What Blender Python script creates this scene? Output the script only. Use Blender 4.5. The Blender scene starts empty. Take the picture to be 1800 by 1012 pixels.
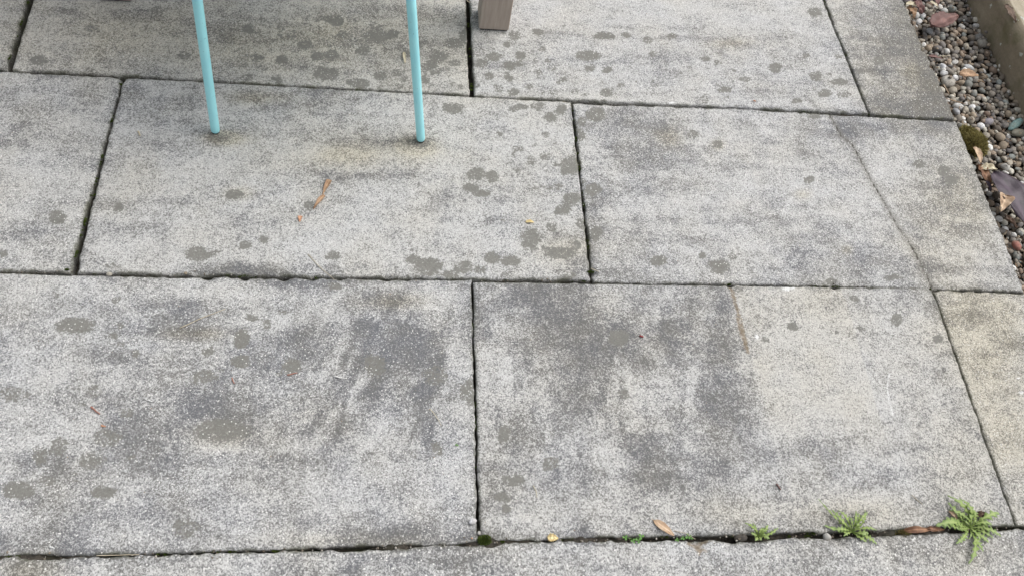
import bpy, math, random
import numpy as np
from mathutils import Vector, Matrix, noise as mnoise
R = math.radians
rnd = random.Random(7)
scene = bpy.context.scene
col = scene.collection

# ------------------------------------------------------------------ camera
W0, H0, FPX = 1800.0, 1012.0, 1410.0
PITCH, YAW, ROLL, CAMH = 1.02654604, 0.274196574, 0.253582907, 0.455 / 0.368
def cam_axes():
    f = Vector((math.sin(YAW) * math.cos(PITCH), math.cos(YAW) * math.cos(PITCH), -math.sin(PITCH)))
    rt = Vector((math.cos(YAW), -math.sin(YAW), 0)); up = rt.cross(f)
    return rt * math.cos(ROLL) + up * math.sin(ROLL), up * math.cos(ROLL) - rt * math.sin(ROLL), f
RT, UP, FW = cam_axes()
cd = bpy.data.cameras.new('camera'); cam = bpy.data.objects.new('camera', cd); col.objects.link(cam)
m = Matrix((RT, UP, -FW)).transposed().to_4x4(); m.translation = Vector((0, 0, CAMH)); cam.matrix_world = m
cd.sensor_width = 36; cd.lens = 36 * FPX / W0; cd.clip_start = 0.02; cd.clip_end = 500
scene.camera = cam
def gp(px, py, z=0.0):
    """the point of the level z that the photograph shows at this pixel"""
    d = RT * ((px - W0 / 2) / FPX) - UP * ((py - H0 / 2) / FPX) + FW
    t = (CAMH - z) / -d.z
    return Vector((d.x * t, d.y * t, z))

# ------------------------------------------------------------------ light
w = bpy.data.worlds.new('World'); scene.world = w; w.use_nodes = True
nt = w.node_tree; bg = nt.nodes['Background']
sky = nt.nodes.new('ShaderNodeTexSky'); sky.sky_type = 'NISHITA'; sky.sun_disc = False
SUN_EL, SUN_AZ = R(56), R(72)          # azimuth clockwise from +Y
sky.sun_elevation = SUN_EL; sky.sun_rotation = SUN_AZ
sky.air_density = 1.0; sky.dust_density = 4.0; sky.ozone_density = 1.0
hs = nt.nodes.new('ShaderNodeHueSaturation'); hs.inputs['Saturation'].default_value = 0.22   # cloud cover: a nearly white sky
nt.links.new(sky.outputs[0], hs.inputs['Color']); nt.links.new(hs.outputs[0], bg.inputs[0])
bg.inputs[1].default_value = 0.15
sd = bpy.data.lights.new('sun', 'SUN'); sd.energy = 1.0; sd.angle = R(38); sd.color = (1, .975, .94)
so = bpy.data.objects.new('sun', sd); col.objects.link(so)
sv = Vector((math.sin(SUN_AZ) * math.cos(SUN_EL), math.cos(SUN_AZ) * math.cos(SUN_EL), math.sin(SUN_EL)))
so.rotation_euler = (-sv).to_track_quat('-Z', 'Y').to_euler()
scene.view_settings.view_transform = 'Standard'; scene.view_settings.look = 'None'
scene.view_settings.gamma = 1; scene.view_settings.use_curve_mapping = False
scene.view_settings.exposure = 0.36
scene.render.engine = 'CYCLES'
scene.render.resolution_x = 1024; scene.render.resolution_y = 575

# ------------------------------------------------------------------ helpers
def tag(o, label=None, cat=None, group=None, kind=None):
    if label: o['label'] = label
    if cat: o['category'] = cat
    if group: o['group'] = group
    if kind: o['kind'] = kind
    return o
def link(name, me, mat=None, parent=None, loc=None):
    o = bpy.data.objects.new(name, me); col.objects.link(o)
    if mat is not None and me is not None: me.materials.append(mat)
    if parent is not None: o.parent = parent
    if loc is not None: o.location = loc
    return o
def empty(name, loc, label, cat, group=None):
    o = bpy.data.objects.new(name, None); o.empty_display_size = 0.02; col.objects.link(o); o.location = loc
    return tag(o, label, cat, group)
def mesh(name, v, f, smooth=True):
    me = bpy.data.meshes.new(name); me.from_pydata([tuple(p) for p in v], [], [tuple(q) for q in f]); me.update()
    if smooth: me.polygons.foreach_set('use_smooth', [True] * len(me.polygons))
    return me
def attr(me, name, vals):
    a = me.attributes.new(name, 'FLOAT', 'POINT'); a.data.foreach_set('value', np.asarray(vals, dtype=np.float32).ravel())
def cattr(me, name, vals):
    a = me.attributes.new(name, 'FLOAT_COLOR', 'POINT'); a.data.foreach_set('color', np.asarray(vals, dtype=np.float32).ravel())

def _h(ix, iy, s):
    n = (ix.astype(np.int64) * 374761393 + iy.astype(np.int64) * 668265263 + s * 1274126177) & 0xffffffff
    n = ((n ^ (n >> 13)) * 1274126177) & 0xffffffff
    n = n ^ (n >> 16)
    return (n & 0xffff) / 65535.0
def vn(x, y, s=0):
    x = np.asarray(x, float); y = np.asarray(y, float)
    ix = np.floor(x); iy = np.floor(y); fx = x - ix; fy = y - iy
    fx = fx * fx * (3 - 2 * fx); fy = fy * fy * (3 - 2 * fy)
    a = _h(ix, iy, s); b = _h(ix + 1, iy, s); c = _h(ix, iy + 1, s); d = _h(ix + 1, iy + 1, s)
    return (a * (1 - fx) + b * fx) * (1 - fy) + (c * (1 - fx) + d * fx) * fy
def fbm(x, y, s=0, o=4, g=.55):
    r = 0; a = 1; t = 0
    for k in range(o): r = r + a * vn(np.asarray(x) * 2 ** k, np.asarray(y) * 2 ** k, s + 17 * k); t += a; a *= g
    return r / t - .5

# ------------------------------------------------------------------ node helpers
class NT:
    def __init__(s, name):
        s.m = bpy.data.materials.new(name); s.m.use_nodes = True; s.t = s.m.node_tree
        s.b = s.t.nodes['Principled BSDF']; s.b.inputs['Specular IOR Level'].default_value = .3
        s.pos = s.t.nodes.new('ShaderNodeNewGeometry').outputs['Position']
    def n(s, typ, **kw):
        nd = s.t.nodes.new(typ)
        for k, v in kw.items(): setattr(nd, k, v)
        return nd
    def put(s, sock, v):
        if isinstance(v, bpy.types.NodeSocket): s.t.links.new(v, sock)
        elif v is not None:
            sock.default_value = v if not isinstance(v, (tuple, list)) else (tuple(v) + (1,) if len(v) == 3 and len(sock.default_value) == 4 else tuple(v))
    def noise(s, scale, detail=2, rough=.5, vec=None, dist=0, typ=None, out='Fac'):
        nd = s.n('ShaderNodeTexNoise'); s.put(nd.inputs['Vector'], vec or s.pos)
        nd.inputs['Scale'].default_value = scale; nd.inputs['Detail'].default_value = detail
        nd.inputs['Roughness'].default_value = rough; nd.inputs['Distortion'].default_value = dist
        return nd.outputs[out]
    def vor(s, scale, vec=None, out='Color', feature='F1', rand=1):
        nd = s.n('ShaderNodeTexVoronoi'); nd.feature = feature; s.put(nd.inputs['Vector'], vec or s.pos)
        nd.inputs['Scale'].default_value = scale; nd.inputs['Randomness'].default_value = rand
        return nd.outputs[out]
    def ma(s, op, a, b=None, c=None, clamp=False):
        nd = s.n('ShaderNodeMath', operation=op); nd.use_clamp = clamp
        s.put(nd.inputs[0], a); s.put(nd.inputs[1], b); s.put(nd.inputs[2], c); return nd.outputs[0]
    def mr(s, v, a, b, c=0., d=1., smooth=False):
        nd = s.n('ShaderNodeMapRange'); nd.interpolation_type = 'SMOOTHSTEP' if smooth else 'LINEAR'
        for i, x in enumerate((v, a, b, c, d)): s.put(nd.inputs[i], x)
        return nd.outputs[0]
    def mix(s, f, a, b, typ='MIX'):
        nd = s.n('ShaderNodeMix', data_type='RGBA', blend_type=typ); s.put(nd.inputs[0], f); s.put(nd.inputs[6], a); s.put(nd.inputs[7], b); return nd.outputs[2]
    def at(s, name, out='Fac'):
        nd = s.n('ShaderNodeAttribute', attribute_name=name); return nd.outputs[out]
    def scl(s, v):
        nd = s.n('ShaderNodeMapping'); s.put(nd.inputs[0], s.pos); nd.inputs['Scale'].default_value = v; return nd.outputs[0]
    def sep(s, c):
        nd = s.n('ShaderNodeSeparateColor'); s.put(nd.inputs[0], c); return nd.outputs
    def bump(s, h, dist, strength=1):
        nd = s.n('ShaderNodeBump'); nd.inputs['Distance'].default_value = dist; nd.inputs['Strength'].default_value = strength
        s.put(nd.inputs['Height'], h); s.t.links.new(nd.outputs[0], s.b.inputs['Normal'])
    def done(s, colr, rough=.9):
        s.put(s.b.inputs['Base Color'], colr); s.put(s.b.inputs['Roughness'], rough); return s.m

def slab_material(name, coarse=1.0):
    t = NT(name)
    dark, spot, warm, white, crack, seam, edge = (t.at(k) for k in ('dark', 'spot', 'warm', 'white', 'crack', 'seam', 'edge'))
    # sand and small aggregate: grains of 1.5 to 4 mm, each its own tone
    g1 = t.mr(t.noise(270 / coarse, 5, .85), .35, .65)
    g2 = t.sep(t.vor(500 / coarse))[0]
    g3 = t.sep(t.vor(800 / coarse))[1]
    g = t.ma('ADD', t.ma('MULTIPLY', g1, .48), t.ma('ADD', t.ma('MULTIPLY', g2, .30), t.ma('MULTIPLY', g3, .22)))
    # dirt density, plus the contact shade painted in at the chair feet
    streak = t.mr(t.noise(1, 4, .6, t.scl((4, 30, 4)), dist=.4), .38, .62, -.5, .5)
    cloud = t.mr(t.noise(38, 5, .7), .35, .65, -.5, .5)
    cloud3 = t.mr(t.noise(13, 4, .6, dist=.6), .38, .62, -.5, .5)
    cloud2 = t.mr(t.noise(95, 3, .7), .35, .65, -.5, .5)
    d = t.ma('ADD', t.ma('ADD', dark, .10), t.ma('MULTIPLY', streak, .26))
    d = t.ma('ADD', d, t.ma('MULTIPLY', cloud, .42))
    d = t.ma('ADD', d, t.ma('MULTIPLY', cloud2, .30))
    d = t.ma('ADD', d, t.ma('MULTIPLY', cloud3, .30))
    e = t.mr(edge, 0, .012, .15, 0, True)
    d = t.ma('ADD', d, e)
    th = t.mr(d, -.3, 1.0, .32, .68)
    fac = t.mr(g, t.ma('SUBTRACT', th, .17), t.ma('ADD', th, .17), 0, 1)
    paste = t.mix(t.mr(t.noise(17, 2), .4, .6), (.150, .152, .160), (.165, .162, .152))
    paste = t.mix(t.mr(d, -.3, .5, .55, 0), paste, (.26, .26, .258))
    stone = t.mix(g3, (.42, .42, .416), (.66, .66, .657))
    c = t.mix(fac, paste, stone)
    # dark film over the grains where dirt is dense
    film = t.mr(d, .1, 1.1, 0, .38)
    c = t.mix(film, c, (.118, .122, .136))
    wf = t.ma('ADD', warm, t.mr(t.noise(9, 3), .38, .70, .0, .28), clamp=True)
    c = t.mix(wf, c, (1.0, .935, .785), 'MULTIPLY')
    # lichen and old drip spots: flat olive grey, covering the grains
    sp = t.ma('ADD', spot, t.ma('MULTIPLY', t.mr(t.noise(260, 3, .7), .3, .7, -.5, .5), .55))
    sp = t.ma('ADD', sp, t.ma('MULTIPLY', cloud2, .25))
    sm = t.mr(sp, -.02, .17, 0, .92)
    lc = t.mix(t.noise(60, 2), (.158, .158, .140), (.190, .180, .158))
    lc = t.mix(t.ma('MULTIPLY', g, .25), lc, (.33, .33, .31))
    c = t.mix(sm, c, lc)
    # cracks
    cw = t.ma('ADD', crack, t.ma('MULTIPLY', t.mr(t.noise(160, 3, .7), .3, .7, -.5, .5), .0035))
    sw = t.ma('ADD', seam, t.ma('MULTIPLY', t.mr(t.noise(160, 3, .7), .3, .7, -.5, .5), .005))
    c = t.mix(t.mr(sw, .001, .0050, .85, 0), c, t.mix(g1, (.13, .10, .065), (.34, .27, .19)))
    cf = t.ma('MULTIPLY', t.mr(cw, .0006, .0024, .9, 0), t.mr(t.noise(45, 3), .38, .55, .45, 1))
    halo = t.mr(cw, .001, .013, .5, 0)
    c = t.mix(halo, c, (.15, .14, .115))
    c = t.mix(cf, c, (.055, .047, .035))
    # green and black along the arrises
    ge = t.ma('MULTIPLY', t.mr(edge, .0005, .0045, .6, 0), t.mr(t.noise(30, 3), .4, .62))
    c = t.mix(ge, c, (.085, .088, .045))
    # white splashes and bright quartz specks
    wv = t.ma('ADD', white, t.ma('MULTIPLY', t.mr(t.noise(420, 2, .7), .3, .7, -.5, .5), .8))
    c = t.mix(t.mr(wv, .1, .4, 0, .85), c, (.78, .78, .77))
    q = t.ma('MULTIPLY', t.ma('LESS_THAN', t.vor(210 / coarse, out='Distance'), .22), t.ma('GREATER_THAN', t.sep(t.vor(210 / coarse))[2], .90))
    c = t.mix(t.ma('MULTIPLY', q, .8), c, (.80, .79, .76))
    h = t.ma('ADD', t.ma('MULTIPLY', g1, .5), t.ma('MULTIPLY', g2, .5))
    h = t.ma('SUBTRACT', h, t.ma('MULTIPLY', cf, 2.0))
    h = t.ma('SUBTRACT', h, t.ma('MULTIPLY', sm, .25))
    t.bump(h, .0011 * coarse, .75)
    return t.done(c, .92)

def simple(name, base, var=None, scale=60, rough=.7, spec=.3, bump=None, bscale=200):
    t = NT(name); c = base
    if var: c = t.mix(t.mr(t.noise(scale, 4, .6), .35, .65), base, var)
    if bump: t.bump(t.noise(bscale, 4, .6), bump, .8)
    t.b.inputs['Specular IOR Level'].default_value = spec
    return t.done(c, rough)

# ------------------------------------------------------------------ marks on the slabs, read off as photo positions and turned into places on the ground
SPOTS = [  # x, y, half-width, half-height in photo pixels
(118,20,10,7),(277,17,12,7),(160,50,12,7),(69,106,16,8),(309,60,8,5),(326,97,11,7),(435,50,10,8),(514,60,8,7),(537,79,13,9),(559,99,12,9),(583,97,13,9),(571,129,24,11),
(494,104,10,7),(453,102,11,7),(590,37,13,9),(487,138,8,6),(437,136,8,6),(660,65,24,13),(634,89,11,7),(669,133,11,7),(696,128,10,6),(629,146,19,8),(771,100,17,9),(755,115,15,9),(766,125,10,8),
(748,140,9,7),(798,76,15,9),(815,64,8,12),(801,110,9,6),(904,64,11,8),(892,79,9,6),(946,57,10,6),(916,98,9,8),(896,116,9,8),(894,138,8,7),(869,100,13,8),(848,112,10,8),(902,162,10,7),(1034,98,21,9),
(1035,121,10,6),(1062,64,19,6),(1139,72,9,6),(946,127,8,5),(912,114,10,5),(1067,124,8,6),(875,156,9,6),(1067,163,12,7),(795,191,18,10),(944,187,10,6),(916,188,13,6),(968,207,11,9),(986,193,10,9),
(958,275,10,7),(932,285,9,6),(976,289,5,4),(1003,290,17,17),(994,300,11,9),(837,306,15,11),(865,311,12,10),(828,331,14,9),(1043,333,15,9),(879,238,6,5),(980,327,8,6),(1047,201,16,12),(1021,238,8,9),
(1023,215,8,8),(1363,120,12,8),(1435,135,12,8),(1482,166,11,7),(1449,165,13,7),(1475,144,15,7),(1274,158,11,6),(1239,176,9,6),(1432,22,13,8),(1433,203,11,6),(1220,237,11,8),(1262,255,10,6),(1422,316,9,6),
(1658,299,10,10),(1616,289,10,8),(1673,316,11,9),(1544,107,10,8),(102,382,17,12),(3,446,9,8),(348,447,21,13),(378,445,7,6),(433,432,11,9),(463,422,9,6),(208,367,9,8),(198,468,15,5),(411,342,15,9),
(584,449,13,7),(589,503,11,7),(544,362,10,7),(129,572,33,14),(101,521,8,4),(205,528,9,6),(201,590,10,7),(442,560,11,7),(425,595,14,18),(364,617,11,9),(423,636,15,11),(512,644,17,14),(361,661,19,11),
(470,570,9,8),(240,622,8,9),(497,550,7,5),(212,572,8,6),(1006,350,15,11),(990,368,14,9),(847,340,15,7),(968,400,11,8),(1020,395,9,9),(934,421,17,18),(986,446,25,11),(1047,411,11,12),(864,454,14,10),
(897,459,17,9),(1016,431,9,7),(753,469,23,14),(728,456,15,9),(815,471,19,10),(845,474,11,8),(788,483,17,5),(1158,458,14,9),(1001,486,11,5),(1043,340,9,7),(660,642,18,18),(765,659,21,15),(822,689,14,22),
(1087,594,17,14),(885,761,11,14),(968,813,15,12),(768,788,10,12),(1097,692,10,8),(904,843,19,9),(886,873,15,9),(889,894,10,8),(1264,468,18,13),(1289,451,8,6),(1234,449,7,6),(1489,439,8,6),(1297,511,8,6),
(1393,575,9,7),(1501,525,8,6),(1575,562,9,11),(1647,595,9,9),(1514,577,8,6),(1469,583,5,4),(1731,347,11,8),(1570,488,15,6),(1459,493,10,5),(25,692,25,13),(164,687,12,11),(223,724,13,9),(188,769,23,15),
(104,783,17,15),(69,801,13,17),(161,808,23,15),(30,860,27,15),(183,865,21,12),(390,756,46,18),(326,927,21,18),(81,847,15,10),(640,90,9,6),(690,60,12,7),(715,95,9,6),(605,60,11,7),(735,78,9,6),(700,150,8,5),
(1101,62,8,5),(1180,64,9,5),(1240,104,8,5),(930,152,8,5),(990,140,8,5),(1010,160,8,5),(860,135,8,6),(1090,150,7,4),(1310,140,8,5),(1400,178,9,5),(958,238,7,5),(905,262,6,5),(1012,262,7,7),(1345,596,8,5)]
SMUDGES = [  # x, y, half-width, half-height, tilt in degrees (clockwise in the photo), strength
(620,25,230,60,0,.10),(420,60,60,26,0,.20),(560,95,70,22,0,.20),(700,90,90,40,0,.22),(20,161,22,16,0,.4),(158,168,22,12,0,.4),(54,215,46,14,-30,.35),(20,255,24,10,0,.35),(77,134,16,7,0,.4),(50,410,46,7,0,.35),(54,374,20,9,0,.3),
(335,172,24,14,0,.5),(455,172,46,12,15,.42),(545,185,55,14,-10,.42),(235,160,20,22,0,.35),(392,240,34,14,0,.5),(380,240,18,8,0,.9),(380,62,34,12,0,.35),(738,252,20,9,0,1.1),(400,392,50,8,0,.35),(477,385,46,8,0,.3),(440,472,75,11,0,.85),(380,474,40,8,0,.3),(155,448,20,12,0,.4),  # strongest two: stain and painted contact shadow around the chair feet
(783,347,18,9,-15,.55),(880,385,18,8,0,.45),(975,418,13,9,0,.4),(517,494,55,8,0,.6),(650,487,90,6,0,.4),(1090,201,32,14,0,.5),(1125,240,52,30,0,.38),(1175,235,22,24,0,.4),(1125,295,50,30,0,.35),(1047,367,18,34,0,.5),
(1125,420,32,20,0,.3),(1075,478,60,14,0,.5),(1408,444,28,12,0,.4),(1435,485,70,14,0,.4),(1536,465,55,22,0,.35),(1220,427,28,12,0,.4),(1350,347,60,10,0,.3),(1627,387,16,12,0,.4),(1613,420,22,10,0,.4),(1650,471,30,14,0,.5),
(1704,400,14,10,0,.3),(1435,414,46,8,0,.25),(1485,235,20,22,20,.6),(1536,226,80,17,0,.5),(1398,265,28,14,0,.3),(1670,322,12,16,0,.4),(1563,84,18,34,10,.55),(1610,70,26,85,-20,.6),(1650,180,26,40,-20,.6),(1543,176,18,14,0,.5),
(1586,190,34,14,0,.5),(1388,67,34,8,0,.3),(1287,77,34,8,0,.35),(1230,68,66,5,0,.4),(1334,165,70,8,0,.3),(1043,60,36,6,0,.4),(1164,107,22,10,0,.4),(1097,107,16,9,0,.3),(953,155,14,8,0,.3),(900,20,60,30,0,-.1),
(27,548,66,16,0,.25),(181,538,30,8,0,.3),(279,538,70,9,0,.35),(296,572,55,14,0,.4),(336,588,46,8,0,.35),(245,585,20,12,0,.3),(524,578,30,32,0,.6),(463,632,55,26,0,.4),(191,625,34,15,0,.3),(551,625,22,18,0,.5),
(302,652,70,22,0,.2),(680,530,55,13,0,.6),(647,572,30,14,0,.5),(694,588,38,20,0,.28),(822,565,14,24,0,.55),(630,620,38,42,0,.4),(685,615,50,36,0,.3),(750,632,26,55,0,.35),(670,690,75,60,0,.25),(745,700,20,70,0,.3),
(235,732,28,12,0,.3),(362,698,44,30,0,.4),(400,729,38,18,20,.6),(437,692,34,25,0,.4),(269,756,64,30,0,.35),(235,796,44,25,0,.35),(290,820,55,20,0,.35),(111,823,22,14,0,.5),(302,887,70,20,0,.15),(537,823,44,25,0,.22),(20,960,80,16,0,.5),
(134,953,24,12,0,.5),(170,963,34,6,0,.5),(70,870,55,20,0,.2),(717,938,80,16,0,.75),(640,945,50,8,0,.4),(902,518,55,20,0,.3),(953,518,44,25,0,.5),(855,585,20,28,0,.5),(842,530,8,22,0,.5),(1003,548,55,36,0,.4),(970,600,55,42,0,.3),
(1037,592,48,48,0,.42),(1087,600,44,32,0,.6),(1124,532,15,28,0,.5),(1171,580,34,22,-15,.55),(1134,636,22,12,0,.5),(1037,650,52,42,0,.35),(1037,712,48,28,0,.6),(936,769,13,14,0,.4),(970,786,28,16,0,.5),(912,796,22,14,0,.35),
(868,870,20,55,0,.35),(1137,790,34,48,0,.4),(1087,843,95,26,0,.38),(1016,936,20,11,0,.85),(1171,847,34,20,0,.35),(862,940,36,9,0,.45),(1220,538,46,20,0,.28),(1274,578,15,66,-5,.30),(1267,640,22,46,-10,.30),(1220,615,55,32,0,.28),
(1442,511,22,7,0,.4),(1583,525,18,14,0,.3),(1529,588,18,12,0,.25),(1647,652,18,14,0,.25),(1250,739,42,38,0,.45),(1267,806,44,42,0,.45),(1260,699,32,28,0,.4),(1318,712,17,17,0,.3),(1408,786,32,18,0,.32),(1448,813,20,12,0,.35),
(1408,850,38,13,0,.38),(1556,847,32,14,0,.32),(1687,736,12,10,0,.3),(1697,793,14,10,0,.2),(768,991,46,10,0,.55),(610,994,18,9,0,.4),(1000,980,60,10,0,.12),(1250,885,70,22,0,.2),(1650,905,60,12,0,.35),(1460,925,60,9,0,.35),(1650,540,30,16,0,.4),
(1700,560,40,16,0,.4),(1770,600,24,18,0,.4),(1700,340,60,150,-20,.26),(20,60,20,60,0,.1),(330,20,110,26,0,.1),(50,990,50,8,0,.15),(1010,400,12,60,0,.15),(1040,420,10,60,0,.3),
# paler, cleaner areas
(880,230,130,34,0,-.22),(650,415,170,36,0,-.20),(330,320,160,50,0,-.10),(180,510,170,14,0,-.2),(780,525,70,20,0,-.25),(560,520,80,20,0,-.15),(790,620,30,70,0,-.2),(880,650,26,60,0,-.2),(1150,700,70,50,0,-.15),
(1500,640,150,120,0,-.22),(1330,330,120,40,0,-.18),(1200,20,240,50,0,-.2),(1120,170,200,18,0,-.15),(60,620,110,40,0,-.12),(640,850,170,60,0,-.10),(100,330,110,40,0,-.05),(930,690,50,40,0,-.15),(1040,880,150,20,0,-.1),
(1590,250,50,26,0,-.06),(1720,430,50,40,0,-.12),(300,465,110,14,0,-.12),(1160,545,46,30,0,-.1),(1560,880,130,40,0,-.05)]
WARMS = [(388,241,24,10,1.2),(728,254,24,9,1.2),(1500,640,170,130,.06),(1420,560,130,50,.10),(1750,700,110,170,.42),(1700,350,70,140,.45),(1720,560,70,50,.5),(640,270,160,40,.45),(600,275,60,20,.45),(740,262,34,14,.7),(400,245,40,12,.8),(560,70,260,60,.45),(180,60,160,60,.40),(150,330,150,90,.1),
(455,172,50,12,.7),(690,530,60,14,.7),(340,585,60,12,.7),(250,720,120,50,.1),(1175,240,24,22,.7),(1262,255,12,9,.8),(1287,77,36,9,.6),(1411,342,16,10,.6),(1040,590,80,60,.25),(400,765,70,26,.6),(560,730,60,40,.35),(1620,110,60,110,.5),
(1650,400,80,140,.25),(1480,900,260,30,.4),(880,175,130,12,.3),(660,950,180,16,.4),(1700,980,150,50,.3),(40,1000,50,30,.6),(1000,440,60,30,.4),(420,340,30,14,.6),(1489,439,10,8,.7)]
WHITES = [(1383,508,10,5),(1330,592,4,6),(1181,181,8,2.5),(1795,690,7,4),(1790,665,5,3),(1272,1008,3,3),(1395,506,4,3)]
SCRATCH = [[(1563,655),(1560,668),(1559,682),(1562,700),(1566,716),(1570,730)]]
CRACKS = [[(1458,203),(1470,222),(1478,238),(1498,254),(1512,280),(1530,315),(1548,345),(1562,370),(1580,402),(1600,430),(1618,462),(1640,508)],[(1702.5,455),(1704,455.5)]]
SEAMS = [[(1284,503),(1292,530),(1300,560),(1308,590),(1315,618)],[(1296,556),(1303,585),(1312,612)],[(1301,570),(1308,596)],[(1240,968),(1225,958),(1210,952)],[(1225,958),(1227,972)],[(1225,958),(1252,944)]]   # broader, shallow, filled with brown dirt
def gxy(px, py): p = gp(px, py); return p.x, p.y
def ell(px, py, a, b, tilt):
    """photo ellipse -> ground centre and inverse axes"""
    c = gp(px, py); th = R(tilt)
    u = gp(px + a * math.cos(th), py + a * math.sin(th)) - c
    v = gp(px - b * math.sin(th), py + b * math.cos(th)) - c
    M = np.linalg.inv(np.array([[u.x, v.x], [u.y, v.y]]))
    return c.x, c.y, M
def field(X, Y, cx, cy, M):
    dx = X - cx; dy = Y - cy
    return np.sqrt((M[0, 0] * dx + M[0, 1] * dy) ** 2 + (M[1, 0] * dx + M[1, 1] * dy) ** 2)
def pdist(X, Y, line):
    P = [gxy(*p) for p in line]; best = np.full(X.shape, 9.)
    for (ax, ay), (bx, by) in zip(P, P[1:]):
        L = (bx - ax) ** 2 + (by - ay) ** 2
        tt = np.clip(((X - ax) * (bx - ax) + (Y - ay) * (by - ay)) / L, 0, 1)
        best = np.minimum(best, np.hypot(X - ax - tt * (bx - ax), Y - ay - tt * (by - ay)))
    return best
E_SPOT = [ell(x, y, a, b, 0) for x, y, a, b in SPOTS]
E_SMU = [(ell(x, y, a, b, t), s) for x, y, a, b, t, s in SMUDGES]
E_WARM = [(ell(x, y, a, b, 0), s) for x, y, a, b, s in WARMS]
E_WHITE = [ell(x, y, a, b, 0) for x, y, a, b in WHITES]
# small faint extra spots, thick on the rear slabs and along the middle joint
for _ in range(230):
    k = rnd.random()
    if k < .45: q = (rnd.uniform(420, 1010), rnd.uniform(30, 165))
    elif k < .62: q = (rnd.uniform(880, 1035), rnd.uniform(190, 485))
    elif k < .80: q = (rnd.uniform(1000, 1520), rnd.uniform(90, 195))
    else: q = (rnd.uniform(30, 820), rnd.uniform(520, 900))
    r = rnd.uniform(3, 8); E_SPOT.append(ell(q[0], q[1], r, r * .65, rnd.uniform(-20, 20)))
CHIPS = [(40,120,7,.006),(6,116,8,.012),(60,127,5,.005),(213,140,9,.01),(180,270,5,.006),(160,345,6,.008),(128,470,12,.012),(150,440,5,.005),(300,482,6,.008),(345,480,7,.008),(365,486,9,.010),(430,487,7,.010),(500,490,8,.010),
(548,489,8,.008),(465,484,6,.006),(600,489,6,.006),(680,487,8,.009),(715,487,6,.006),(825,20,5,.006),(822,90,5,.006),(830,150,8,.008),(1034,420,6,.007),(1036,452,6,.006),(1040,478,9,.010),(1284,502,7,.009),(1468,503,8,.010),
(1530,504,6,.007),(1642,508,7,.008),(836,825,5,.004),(870,950,14,.008),(1020,945,10,.006),(1290,950,12,.010),(1225,952,14,.012),(1478,950,11,.016),(1320,948,14,.006),(680,958,14,.004),
(320,152,5,.004),(480,148,5,.004),(830,175,6,.005),(1500,196,6,.006),(1410,200,5,.004),(1272,187,5,.003),(1340,520,4,.003),
(1605,40,6,.012),(1622,85,7,.016),(1640,118,6,.014),(1655,150,5,.010),(1684,212,7,.012),(1712,265,5,.010),(1738,310,8,.018),(1748,345,6,.014),(1765,400,5,.010),(1786,452,6,.012)]
G_CHIP = [(gp(x, y), r * .00125, d) for x, y, r, d in CHIPS]
for _ in range(120):   # horizontal brush and trowel streaks on the rear and middle slabs
    q = (rnd.uniform(-20, 1700), rnd.uniform(10, 475)); E_SMU.append((ell(q[0], q[1], rnd.uniform(25, 95), rnd.uniform(2.5, 6), rnd.uniform(-2, 7)), rnd.choice((-.16, .14, .20, .28))))
for _ in range(60):    # steep curved strokes on the two big front slabs
    q = (rnd.uniform(560, 800), rnd.uniform(530, 790)); E_SMU.append((ell(q[0], q[1], rnd.uniform(22, 60), rnd.uniform(3, 7), rnd.uniform(-78, -48)), rnd.choice((-.30, .30, .42))))
for _ in range(46):
    q = (rnd.uniform(850, 1270), rnd.uniform(530, 830)); E_SMU.append((ell(q[0], q[1], rnd.uniform(22, 55), rnd.uniform(3, 8), rnd.uniform(72, 98)), rnd.choice((-.30, .26, .36))))
for _ in range(60):
    q = (rnd.uniform(0, 560), rnd.uniform(510, 950)); E_SMU.append((ell(q[0], q[1], rnd.uniform(18, 60), rnd.uniform(4, 12), rnd.uniform(-25, 30)), rnd.choice((-.16, .16, .24))))
CAP = [rnd.choice((.12, .16, .22, .3, .3, .3)) if i < len(SPOTS) else rnd.choice((.03, .07, .1, .16)) for i in range(len(E_SPOT))]
for i, (x, y, a, b) in enumerate(SPOTS):
    if a * b > 90 and y < 640: CAP[i] = .3
B0, B1 = gp(1284, 503), gp(1335, 720)      # the edge between the stained and the rubbed half of the front middle slab
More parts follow.
